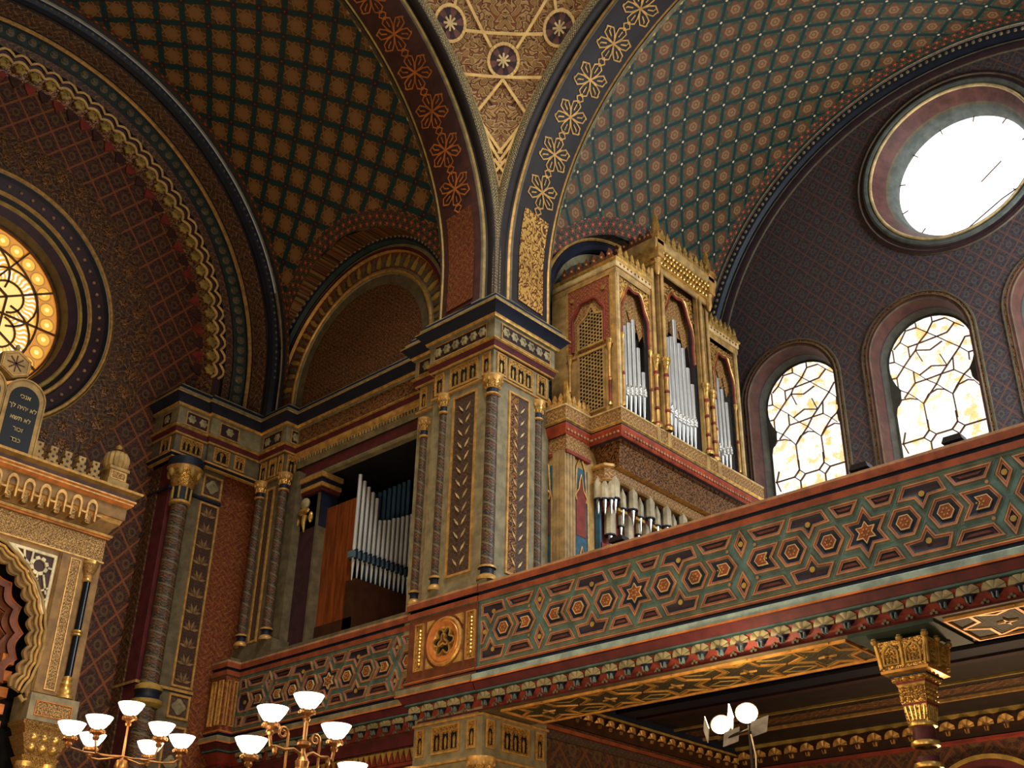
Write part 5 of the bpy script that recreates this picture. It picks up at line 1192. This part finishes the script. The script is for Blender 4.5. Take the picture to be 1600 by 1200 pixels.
# ---- ark --------------------------------------------------------------------------------
ark = thing('torah_ark', 'carved and gilded Torah ark with scalloped horseshoe arch below the rose window', 'ark', (-5.3, -4.6, 0))
XA = -4.45; TK = fx(XA); YC = -4.6; AO = (YC, 5.75)
m = MB()
for sg in (1, -1):
    P = [(YC + sg * 1.27, 4.7), (YC + sg * 1.2, 5.1)] + [(AO[0] + sg * 1.26 * cos(t), AO[1] + 1.26 * sin(t)) for t in [-.45 + (pi / 2 + .45) * i / 20 for i in range(21)]] + [(YC, 7.02), (YC + sg * 1.8, 7.02), (YC + sg * 1.8, 4.7)]
    holed(m, TK, P, [], 0, 'ark_taupe')
m.box(-6.2, XA - .5, -6.4, -2.8, 4.3, 7.4, 'dark_void'); m.box(-6.2, XA - .001, -2.82, -2.78, 5.1, 7.4, 'ark_taupe'); m.box(-6.2, XA - .001, -6.42, -6.38, 5.1, 7.4, 'ark_taupe')
m.build('body', ark)
pth = [(-6.2, YC - 1.82), (XA, YC - 1.82), (XA, YC + 1.82), (-6.2, YC + 1.82)]
m = MB(); m.sweep2(pth, [(0, 7.0), (.02, 7.01), (.02, 7.03), (0, 7.04), (0, 7.33), (.03, 7.34), (.03, 7.36), (.05, 7.37), (.06, 7.4), (.0, 7.41), (.04, 7.5), (.1, 7.56), (.12, 7.62), (.14, 7.63), (.14, 7.78), (.16, 7.8), (.2, 7.84), (.2, 7.86), (.22, 7.88), (.22, 7.9), (.2, 7.91), (.2, 7.96), (.27, 7.99), (.28, 8.02), (-.3, 8.03)],
    ['gold_paint', 'gold_paint', 'ark_taupe', 'ark_relief', 'ark_taupe', 'orange', 'gold_paint', 'gold_paint', 'ark_taupe', 'ark_taupe', 'ark_taupe', 'gold_paint', 'gold_paint', 'ark_taupe', 'ark_taupe', 'orange', 'gold_paint', 'orange', 'gold_paint', 'ark_taupe', 'plum_brown', 'stone', 'gold_paint', 'stone'])
m.build('entablature', ark)
for k in range(16):                                     # arched corbels
    y = YC - 1.66 + .2225 * k
    if y > YC + 1.62: break
    m = MB(); T_ = fx(XA + .1)
    P = [(y - .075, 7.47), (y - .05, 7.47), (y - .05, 7.62)] + [(y - .05 * cos(t), 7.66 + .06 * sin(t)) for t in [pi * i / 8 for i in range(9)]] + [(y + .05, 7.47), (y + .075, 7.47)] + [(y + .075 * cos(t), 7.66 + .11 * sin(t)) for t in [pi * i / 8 for i in range(9)]]
    m.prism(T_, P[::-1], -.08, .07, 'gold_paint'); m.prism(T_, [(y - .04, 7.45), (y + .04, 7.45), (y + .03, 7.6), (y, 7.68), (y - .03, 7.6)], -.1, .01, 'ark_relief'); m.box(XA + .02, XA + .18, y + .075, y + .15, 7.55, 7.575, 'gold_paint')
    m.build('arched_corbel', ark)
for k in range(-8, 9):
    if k in (-8, 8): continue
    y = YC + .205 * k + (.02 if k > 0 else -.02)
    if abs(k) < 3: continue
    m = MB(); h = .36
    P = [(y - .085, 8.02), (y + .085, 8.02), (y + .085, 8.07), (y + .065, 8.07), (y + .065, 8.1), (y + .088, 8.1), (y + .088, 8.17), (y + .05, 8.17), (y + .05, 8.21), (y + .068, 8.21), (y + .068, 8.26), (y + .035, 8.26), (y + .035, 8.3), (y + .05, 8.3), (y + .05, 8.37), (y - .05, 8.37), (y - .05, 8.3), (y - .035, 8.3), (y - .035, 8.26), (y - .068, 8.26), (y - .068, 8.21), (y - .05, 8.21), (y - .05, 8.17), (y - .088, 8.17), (y - .088, 8.1), (y - .065, 8.1), (y - .065, 8.07), (y - .085, 8.07)]
    m.prism(fx(XA - .03), P, -.07, .05, 'stone', back=True)
    for dz, r in ((.06, .016), (.11, .026), (.2, .02), (.3, .018)): m.prism(fx(XA - .03), circle((y, 8.03 + dz), r, 6), .05, .054, 'dark_wood')
    m.build('merlon', ark)
for sg in (1, -1):
    y = YC + sg * 1.78
    m = MB(); m.box(XA - .24, XA + .1, y - .16, y + .16, 8.02, 8.18, 'stone'); m.box(XA - .2, XA + .06, y - .13, y + .13, 8.18, 8.34, 'stone'); q = rect(y - .11, y + .11, 8.2, 8.32); m.frame(fx(XA + .06), q, .014, 0, .01, 'gold_paint'); m.face([fx(XA + .06)(a, b, .004) for a, b in inset(q, .014)], 'ark_relief', inset(q, .014)); m.box(XA - .22, XA + .08, y - .15, y + .15, 8.34, 8.38, 'stone')
    for i in range(12):
        t = 2 * pi * i / 12; m.ell((XA - .07 + .12 * cos(t), y + .12 * sin(t), 8.5), (.06, .06, .13), 'stone', 7, 6)
    m.ell((XA - .07, y, 8.51), (.16, .16, .16), 'gold_paint', 12, 8); m.lathe((XA - .07, y, 8.68), [(.06, 0), (.03, .02), (.05, .05), (.0, .1)], 'stone', 10)
    m.build('dome_finial', ark)
# crest with the two tablets
m = MB(); TC = fx(XA + .02)
for sg in (1, -1):
    P = archpoly(YC + sg * .275, .28, 8.03, 8.84, 18)
    m.prism(TC, P, -.1, .06, 'stone', back=True); Q = archpoly(YC + sg * .27, .205, 8.12, 8.8, 18); m.prism(TC, Q, .05, .066, 'tablet_black')
    m.ring(TC, P, inset(P, .02), .06, .075, 'stone')
    for a, b, c_ in ((.56, .72, 8.03),): m.prism(TC, [(YC + sg * a, c_), (YC + sg * b, c_), (YC + sg * (a + .06), c_ + .1), (YC + sg * (a + .04), c_ + .22), (YC + sg * a, c_ + .28)][::sg], -.08, .05, 'stone', back=True)
P = [(YC + .04 + .23 * cos(t), 9.27 + .21 * sin(t)) for t in [pi / 6 + pi / 3 * k for k in range(6)]]
m.prism(TC, P, -.08, .07, 'stone', back=True); m.ring(TC, inset(P, .02), inset(P, .035), .07, .08, 'gold_paint')
for k in range(4):
    t = pi * k / 4; q = [(YC + .04 + a * cos(t) - b * sin(t), 9.27 + a * sin(t) + b * cos(t)) for a, b in ((-.12, -.008), (.12, -.008), (.12, .008), (-.12, .008))]; m.prism(TC, q, .07, .076, 'dark_wood')
m.ell(TC(YC + .04, 9.53, 0), (.03, .035, .06), 'stone', 8, 5)
tab = m.build('tablets', ark, 'twin round-topped tablets with a hexagonal rosette above')
def inscribe(txt, y, z, size, parent):
    cu = bpy.data.curves.new('inscription', 'FONT'); cu.body = txt; cu.size = size; cu.align_x = 'CENTER'; cu.extrude = .003
    cu.materials.append(MAT['text_gold'])
    o = bpy.data.objects.new('inscription', cu); COL.objects.link(o)
    o.rotation_euler = (pi / 2, 0, pi / 2); o.location = (XA + .09, y, z); bpy.context.view_layer.update()
    me = bpy.data.meshes.new_from_object(o.evaluated_get(bpy.context.evaluated_depsgraph_get())); me.transform(o.matrix_world); bpy.data.objects.remove(o)
    o = bpy.data.objects.new('inscription', me); COL.objects.link(o); o.parent = parent; o.matrix_parent_inverse = Matrix.Translation(-world_loc(parent))
for txt, z in (('\u05d9\u05db\u05e0\u05d0', 8.83), ('\u05da\u05dc \u05d4\u05d9\u05d4\u05d9 \u05d0\u05dc', 8.67), ('\u05d0\u05e9\u05ea \u05d0\u05dc', 8.51), ('\u05e8\u05d5\u05db\u05d6', 8.36), ('\u05d3\u05d1\u05db', 8.21)): inscribe(txt, YC + .27, z, .085, tab)
# scalloped arch
m = MB()
def lobes(R, q, n, x, k=25):
    a0, a1 = -.5, pi + .5; return [(x, AO[0] + (R - q * abs(sin(k * pi * i / (k * 8)))) * cos(a0 + (a1 - a0) * i / (k * 8)), AO[1] + (R - q * abs(sin(k * pi * i / (k * 8)))) * sin(a0 + (a1 - a0) * i / (k * 8))) for i in range(k * 8 + 1)]
for R, q, x, r, mt in ((1.26, .012, XA + .03, .02, 'stone'), (1.215, .02, XA + .015, .02, 'gold_paint'), (1.17, .03, XA + .0, .02, 'stone'), (1.12, .05, XA - .04, .026, 'ark_taupe')): m.tube(lobes(R, q, 0, x), r, mt, 8)
rows = [[(XA - .02, p[1], p[2]), (XA - .08, AO[0] + (p[1] - AO[0]) * .88, AO[1] + (p[2] - AO[1]) * .88)] for p in lobes(1.25, .06, 0, 0)]; m.grid(rows, 'ark_taupe')
for s in (1, -1): m.tube([(XA + .02, YC + s * 1.09, 5.12), (XA + .03, YC + s * 1.14, 5.06), (XA + .03, YC + s * 1.2, 5.1), (XA + .03, YC + s * 1.17, 5.17)], .03, 'stone', 8)
m.build('scalloped_arch', ark)
m = MB()
for j in range(5):                                        # stepped painted reveal
    R = 1.04 - .07 * j; x0 = XA - .1 - .09 * j
    L_ = lobes(R, .08, 0, x0, 13); m.grid([[p, (x0 - .09, AO[0] + (p[1] - AO[0]) * .97, AO[1] + (p[2] - AO[1]) * .97)] for p in L_], None, mats=['orange' if j % 2 == 0 else 'dark_wood'])
    m.grid([[(x0 - .02, p[1], p[2]), (x0 - .02, AO[0] + (p[1] - AO[0]) * .9, AO[1] + (p[2] - AO[1]) * .9)] for p in L_], 'pedestal_brown')
for k in range(7):
    z = 4.3 + .2 * k; m.box(XA - .5, XA - .16, YC + .86, YC + 1.02, z, z + .12, 'orange'); m.box(XA - .5, XA - .16, YC - 1.02, YC - .86, z, z + .12, 'orange')
m.build('reveal', ark, 'stepped orange and dark reveal inside the arch')
for sg in (1, -1):
    nm = 1 if sg > 0 else -1
    yy = lambda a: YC + sg * a
    m = MB(); P = [(yy(.52), 6.93), (yy(.62), 6.83), (yy(.85), 6.66), (yy(1.02), 6.42), (yy(1.15), 6.12), (yy(1.19), 6.2), (yy(1.19), 6.93)][::-sg]
    A = sum(P[i][0] * P[(i + 1) % len(P)][1] - P[(i + 1) % len(P)][0] * P[i][1] for i in range(len(P)))
    if A < 0: P = P[::-1]
    m.frame(TK, P, .035, .0, .03, 'white_pierced'); i_ = inset(P, .03); m.face([TK(a, b, .004) for a, b in i_], 'dark_wood', i_)
    cst = (yy(.98), 6.74); 
    for k in range(8):
        t = pi * k / 4; q = [(cst[0] + .085 * cos(t), cst[1] + .085 * sin(t)), (cst[0] + .125 * cos(t + .2), cst[1] + .125 * sin(t + .2)), (cst[0] + .125 * cos(t + .58), cst[1] + .125 * sin(t + .58)), (cst[0] + .085 * cos(t + .785), cst[1] + .085 * sin(t + .785))]; m.prism(TK, q, .004, .03, 'white_pierced')
    for a, b in (((.62, 6.9), (.86, 6.72)), ((.74, 6.92), (.78, 6.76)), ((.86, 6.62), (.87, 6.92)), ((1.1, 6.74), (1.18, 6.74)), ((1.06, 6.64), (1.14, 6.4)), ((1.05, 6.42), (1.18, 6.5)), ((1.1, 6.3), (1.18, 6.36)), ((.98, 6.64), (.98, 6.5)), ((.9, 6.6), (1.0, 6.56))):
        m.bar(TK(yy(a[0]), a[1], .018), TK(yy(b[0]), b[1], .018), .024, .022, 'white_pierced', (1, 0, 0))
    m.build('pierced_spandrel', ark, 'white pierced corner panel with an eight-pointed star')
    m = MB(); o = rect(min(yy(1.25), yy(1.55)), max(yy(1.25), yy(1.55)), 5.2, 7.0); m.prism(TK, o, 0, .03, 'ark_taupe'); i_ = rect(min(yy(1.38), yy(1.5)), max(yy(1.38), yy(1.5)), 5.26, 6.95); m.frame(TK, inset(i_, -.014), .014, .03, .045, 'gold_paint'); m.face([TK(a, b, .034) for a, b in i_], 'ark_relief', i_); m.frame(TK, rect(min(yy(1.22), yy(1.24)), max(yy(1.22), yy(1.24)), 5.2, 7.0), .004, 0, .035, 'stone')
    m.build('pilaster', ark)
    m = MB(); y = yy(1.66); x = XA + .02
    m.lathe((x, y, 0), [(.048, 5.45), (.046, 6.0), (.046, 6.72)], 'black_marble', 14); c_ = m.build('colonnette', ark, 'black marble colonnette with gold rings')
    m = MB()
    for z in (6.0, 6.04): m.lathe((x, y, z), [(.046, -.02), (.07, -.01), (.07, .01), (.046, .02)], 'gold', 14)
    m.build('ring', c_)
    m = MB(); m.lathe((x, y, 5.18), [(.11, 0), (.11, .04), (.075, .06), (.08, .1), (.06, .14), (.075, .18), (.055, .22), (.065, .25), (.048, .28)], 'gold', 14); m.build('base', c_)
    m = MB(); m.lathe((x, y, 6.7), [(.048, 0), (.065, .01), (.065, .03), (.05, .05), (.055, .09), (.1, .2), (.11, .24), (.11, .28), (0, .28)], ['gold', 'gold', 'gold', 'gold_paint', 'ark_relief', 'ark_relief', 'gold', 'gold'], 14); m.build('capital', c_)
    m = MB(); y0, y1 = sorted((yy(1.18), yy(1.82))); m.box(XA - .3, XA + .14, y0, y1, 4.84, 5.16, 'taupe'); q = rect(y0 + .08, y1 - .08, 4.9, 5.08); m.frame(fx(XA + .14), q, .012, 0, .012, 'orange'); m.face([fx(XA + .14)(a, b, .004) for a, b in inset(q, .012)], 'ark_relief', inset(q, .012))
    m.build('impost_block', ark)
    m = MB(); yc = yy(1.5)
    for (r, z), (r2, z2) in zip(((.34, 4.84), (.33, 4.8), (.3, 4.78), (.27, 4.7), (.3, 4.68), (.22, 4.5), (.2, 4.46), (.24, 4.44)), ((.33, 4.8), (.3, 4.78), (.27, 4.7), (.3, 4.68), (.22, 4.5), (.2, 4.46), (.24, 4.44), (.18, 4.3))):
        A = [(XA - .08 - r * .6, yc - r, z), (XA - .08 + r * .6, yc - r, z), (XA - .08 + r * .6, yc + r, z), (XA - .08 - r * .6, yc + r, z)]; B_ = [(XA - .08 - r2 * .6, yc - r2, z2), (XA - .08 + r2 * .6, yc - r2, z2), (XA - .08 + r2 * .6, yc + r2, z2), (XA - .08 - r2 * .6, yc + r2, z2)]
        for k in range(4): j = (k + 1) % 4; m.face([B_[k], B_[j], A[j], A[k]], 'ark_relief' if z > 4.44 else 'gold_fine', [(0, z2), (.5, z2), (.5, z), (0, z)])
    for d in (-.14, 0, .14):
        for e in range(2): m.ell((XA + .06, yc + d, 4.66 - .12 * e), (.05, .06, .06), 'gold', 8, 5)
    for d in (-.14, .14):
        m.lathe((XA - .04, yc + d, 3.9), [(.07, 0), (.07, .12), (.09, .14), (.07, .17), (.08, .28), (.12, .42), (.12, .48)], ['ark_taupe', 'gold', 'gold', 'gold_paint', 'ark_relief', 'gold'], 12); m.lathe((XA - .04, yc + d, 0), [(.1, 0), (.1, .3), (.065, .4), (.065, 3.9)], 'ark_taupe', 12)
    m.build('double_corbel', ark)
m = MB(); m.box(-6.2, XA - .3, YC - 1.8, YC + 1.8, 0, 4.3, 'dark_wood'); m.build('plinth', ark)

# ---- brass candelabra ----------------------------------------------------------------------
def bowl(parent, p, r, h):
    b = MB(); b.lathe(p, [(0, -h * .5), (r * .3, -h * .48), (r * .58, -h * .28), (r * .86, h * .1), (r * 1.04, h * .46), (r * 1.06, h * .5), (r * .98, h * .46), (r * .8, h * .1), (r * .5, -h * .24), (0, -h * .38)], 'bowl_glass', 20); o = b.build('glass_bowl', parent, 'glowing white glass bowl')
    g = MB(); g.lathe((p[0], p[1], p[2] - h * .5), [(r * .2, -.09), (r * .28, -.07), (r * .22, -.05), (r * .5, -.03), (r * .48, -.005), (r * .3, .0)], 'brass', 14)
    for i in range(5): t = 2 * pi * i / 5; g.ell((p[0] + r * .5 * cos(t), p[1] + r * .5 * sin(t), p[2] - h * .5 - .015), (.018, .018, .022), 'brass', 6, 4)
    g.build('bowl_holder', o)
c1 = thing('brass_candelabrum', 'brass branched candelabrum with five white bowls in front of the left parapet', 'candelabrum', (2.23, -4.25, 0), 'lit brass candelabra')
cx, cy = 2.23, -4.25
m = MB(); m.lathe((cx, cy, 0), [(.3, 0), (.3, .08), (.12, .2), (.05, .4), (.045, 2.6), (.06, 2.7), (.035, 2.8), (.03, 3.3), (.05, 3.38), (.055, 3.42), (.03, 3.46), (.016, 3.5), (.016, 3.72)], 'brass', 14)
for z in (3.2, 3.36, 3.55): m.lathe((cx, cy, z), [(.02, -.03), (.055, -.01), (.055, .01), (.02, .03)], 'brass', 14)
m.build('stem', c1)
bowl(c1, (cx, cy, 3.87), .115, .115)
for dy, z in ((-.33, 3.71), (.3, 3.69), (-.49, 3.45), (.5, 3.42)):
    bowl(c1, (cx, cy + dy, z), .115, .115); a = MB(); zz = z - .14; z0 = 3.46 if abs(dy) < .4 else 3.1
    P = [(cx, cy + dy * q, zz0) for q, zz0 in ((0, z0 - .05), (.12, z0 + .02), (.3, z0 + .04), (.55, z0 + .02), (.8, z0 + .03), (.95, zz - .08), (1, zz), (1, zz + .06))]
    a.tube(P, .014, 'brass', 8); a.ell((cx, cy + dy * .82, z0 + .0), (.02, .02, .04), 'brass', 7, 5); a.build('arm', c1)
for dy in (-.16, .15):
    a = MB(); P = [(cx, cy + dy, 3.1), (cx, cy + dy, 3.55)] + [(cx, cy + dy + (1 if dy < 0 else 1) * (-.05 + .05 * (1 - i / 20) * cos(2.6 * pi * i / 14)), 3.6 + .05 * (1 - i / 20) * sin(2.6 * pi * i / 14)) for i in range(15)]
    a.tube(P, .011, 'brass', 7); a.build('scroll_rod', c1)
c2 = thing('brass_candelabrum', 'smaller looking brass candelabrum with spread arms in front of the ark wall', 'candelabrum', (-.41, -4.27, 0), 'lit brass candelabra')
cx, cy = -.41, -4.27
m = MB(); m.lathe((cx, cy, 0), [(.3, 0), (.3, .08), (.12, .2), (.05, .4), (.03, 3.3), (.03, 3.58), (.05, 3.64), (.065, 3.69), (.05, 3.74), (.02, 3.76), (.012, 3.79), (.011, 3.9), (.011, 4.06)], 'brass', 14); m.build('stem', c2)
bowl(c2, (cx, cy, 4.2), .115, .115)
for dx, dy, z in ((.1, -.35, 4.0), (.3, .17, 4.0), (-.17, -.24, 3.9), (.0, .26, 3.89), (.1, -.6, 3.9), (.3, .4, 3.93)):
    bowl(c2, (cx + dx, cy + dy, z), .115, .115); a = MB(); zz = z - .14
    a.tube([(cx + dx * q, cy + dy * q, h) for q, h in ((0, 3.78), (.25, 3.76), (.7, 3.74), (.92, 3.75), (1, zz), (1, zz + .05))], .009, 'brass', 8); a.build('arm', c2)

# ---- flood lamps on a stand ----------------------------------------------------------------
fl = thing('flood_lamp_stand', 'tall stand with two glaring work lamps under the gallery beam', 'floodlight', (3.77, -.3, 0))
m = MB(); m.tube([(3.77, -.3, 0), (3.77, -.3, 4.2)], .016, 'iron', 8); m.tube([(3.42, -.3, 4.1), (3.8, -.3, 4.16)], .014, 'iron', 8)
for a in range(3): t = 2 * pi * a / 3; m.tube([(3.77, -.3, .6), (3.77 + .5 * cos(t), -.3 + .5 * sin(t), .02)], .014, 'iron', 6)
m.build('pole', fl)
m = MB(); m.tube([(3.8, -.33, 4.1), (3.84, -.34, 3.9), (3.82, -.34, 3.6), (3.85, -.34, 3.2), (3.82, -.34, 1.0), (3.8, -.33, .02)], .008, 'cream', 6); m.build('cable', fl)
for x, z, s in ((3.755, 4.3, 1.1), (3.46, 4.235, 1.0)):
    ax = Vector((.35, -.75, .2)).normalized()
    m = MB(); m.lathe((x, -.3, z), [(0, -.1 * s), (.07 * s, -.09 * s), (.1 * s, .02 * s), (.095 * s, .02 * s), (.06 * s, -.05 * s), (0, -.05 * s)], 'iron', 18, axis=ax); h = m.build('lamp_head', fl)
    m = MB(); m.ell(Vector((x, -.3, z)) + ax * .005, (.085 * s, .085 * s, .085 * s), 'flood_lamp', 14, 8); m.build('bulb', h)
    m = MB()
    for sx, nrm in ((-1, (-.16, .02, -.02)), (1, (.1, .04, -.12))):
        c = Vector((x, -.34, z)) + Vector(nrm) * s; u = Vector((.05, -.06, .05)) * s; v = Vector((.02, .0, -.06)) * s if sx < 0 else Vector((.07, .02, .02)) * s
        q = [c - u - v, c + u - v, c + u + v, c - u + v]; w = Vector((.006, .006, 0)); m.face(q, 'lamp_white'); m.face([p + w for p in reversed(q)], 'lamp_white')
        for k in range(4): m.face([q[k], q[(k + 1) % 4], q[(k + 1) % 4] + w, q[k] + w], 'lamp_white')
    m.build('barn_door', h)

# ---- small dark things standing on the rail --------------------------------------------------
for x, lab in ((2.07, 'small dark lamp box on the parapet rail in front of the organ corbel'), (5.07, 'small dark lamp box on the parapet rail between the two full windows'), (6.02, 'small dark lamp box on the parapet rail before the second window')):
    t = thing('rail_lamp', lab, 'lamp', (x, -.02, 6.45), 'dark lamp boxes along the parapet rail')
    m = MB(); m.prism(lambda u, v, n: (u, -.02 + n, v), [(x - .1, 6.52), (x + .1, 6.52), (x + .085, 6.575), (x - .075, 6.575)], -.05, .09, 'dark_box', back=True); m.build('hood', t)
    m = MB(); m.box(x - .03, x + .03, -.03, .05, 6.45, 6.52, 'dark_box'); m.build('foot', t)

# ---- camera ----------------------------------------------------------------------------------
cam = bpy.data.cameras.new('camera'); co = bpy.data.objects.new('camera', cam); COL.objects.link(co)
cam.sensor_width = 36; cam.lens = 1852.07 / 1600 * 36; cam.clip_end = 200
yaw, pit, rol = -0.75427095, 0.50373712, 0.02210205
f = Vector((sin(yaw) * cos(pit), cos(yaw) * cos(pit), sin(pit))); r = Vector((cos(yaw), -sin(yaw), 0)); u = r.cross(f)
r2 = r * cos(rol) + u * sin(rol); u2 = u * cos(rol) - r * sin(rol)
Mx = Matrix((r2, u2, -f)).transposed().to_4x4(); Mx.translation = Vector((9.773, -10.024, 1.6)); co.matrix_world = Mx
S.camera = co

# ---- light: daylight from the dome and the west windows, lamps in the nave, added fills for arm and aisle --------------------
W = bpy.data.worlds.new('World'); S.world = W; W.use_nodes = True
W.node_tree.nodes['Background'].inputs[0].default_value = (1.0, .92, .8, 1); W.node_tree.nodes['Background'].inputs[1].default_value = .13
def light(kind, name, loc, energy, col, size=.1, target=None, sy=None):
    l = bpy.data.lights.new(name, kind); l.energy = energy; l.color = col
    o = bpy.data.objects.new(name, l); COL.objects.link(o); o.location = loc
    if kind == 'AREA':
        l.size = size
        if sy: l.shape = 'RECTANGLE'; l.size_y = sy
    else: l.shadow_soft_size = size
    if target is not None: o.rotation_euler = (Vector(target) - Vector(loc)).to_track_quat('-Z', 'Y').to_euler()
    return o
light('AREA', 'dome_daylight', (5.6, -5.6, 22), 1900, (1.0, .93, .82), 5, (4.6, -4.6, 0))
light('AREA', 'west_window_daylight', (15, -1.0, 11), 260, (.86, .93, 1.0), 6, (0, 2.0, 10.5), 7)
light('AREA', 'arm_fill', (9.35, 3.2, 10.6), 560, (.88, .94, 1.0), 3.4, (0, 2.6, 10.4), 4.2)  # added cool fill for organ front and pier; no window is built there
light('POINT', 'nave_lamp', (9.5, -7.5, 3.4), 300, (1.0, .82, .6), .3)
light('POINT', 'nave_lamp', (4.5, -8.5, 3.4), 240, (1.0, .82, .6), .3)
light('POINT', 'candelabrum_glow', (2.23, -4.25, 4.2), 130, (1.0, .7, .38), .2)
light('POINT', 'candelabrum_glow', (-.41, -4.27, 4.5), 110, (1.0, .7, .38), .2)
light('POINT', 'candelabrum_glow', (-.6, -6.5, 4.4), 115, (1.0, .7, .38), .2)  # unseen warm light for the ark side; no candelabrum is built here
light('POINT', 'flood_glow', (3.62, -.42, 4.42), 42, (1.0, .78, .48), .1)
light('POINT', 'aisle_fill', (4.4, 4.4, 2.6), 240, (1.0, .7, .4), .2)  # added fill without a fixture, brightens the aisle under the gallery
V = S.view_settings
try: S.display_settings.display_device = 'sRGB'
except Exception: pass
V.view_transform = 'Standard'; V.look = 'None'; V.gamma = 1.0; V.use_curve_mapping = False; V.exposure = 0.0
S.cycles.use_denoising = True
S.cycles.max_bounces = 6; S.cycles.diffuse_bounces = 3; S.cycles.glossy_bounces = 3; S.cycles.caustics_reflective = False; S.cycles.caustics_refractive = False; S.cycles.sample_clamp_indirect = 4.0
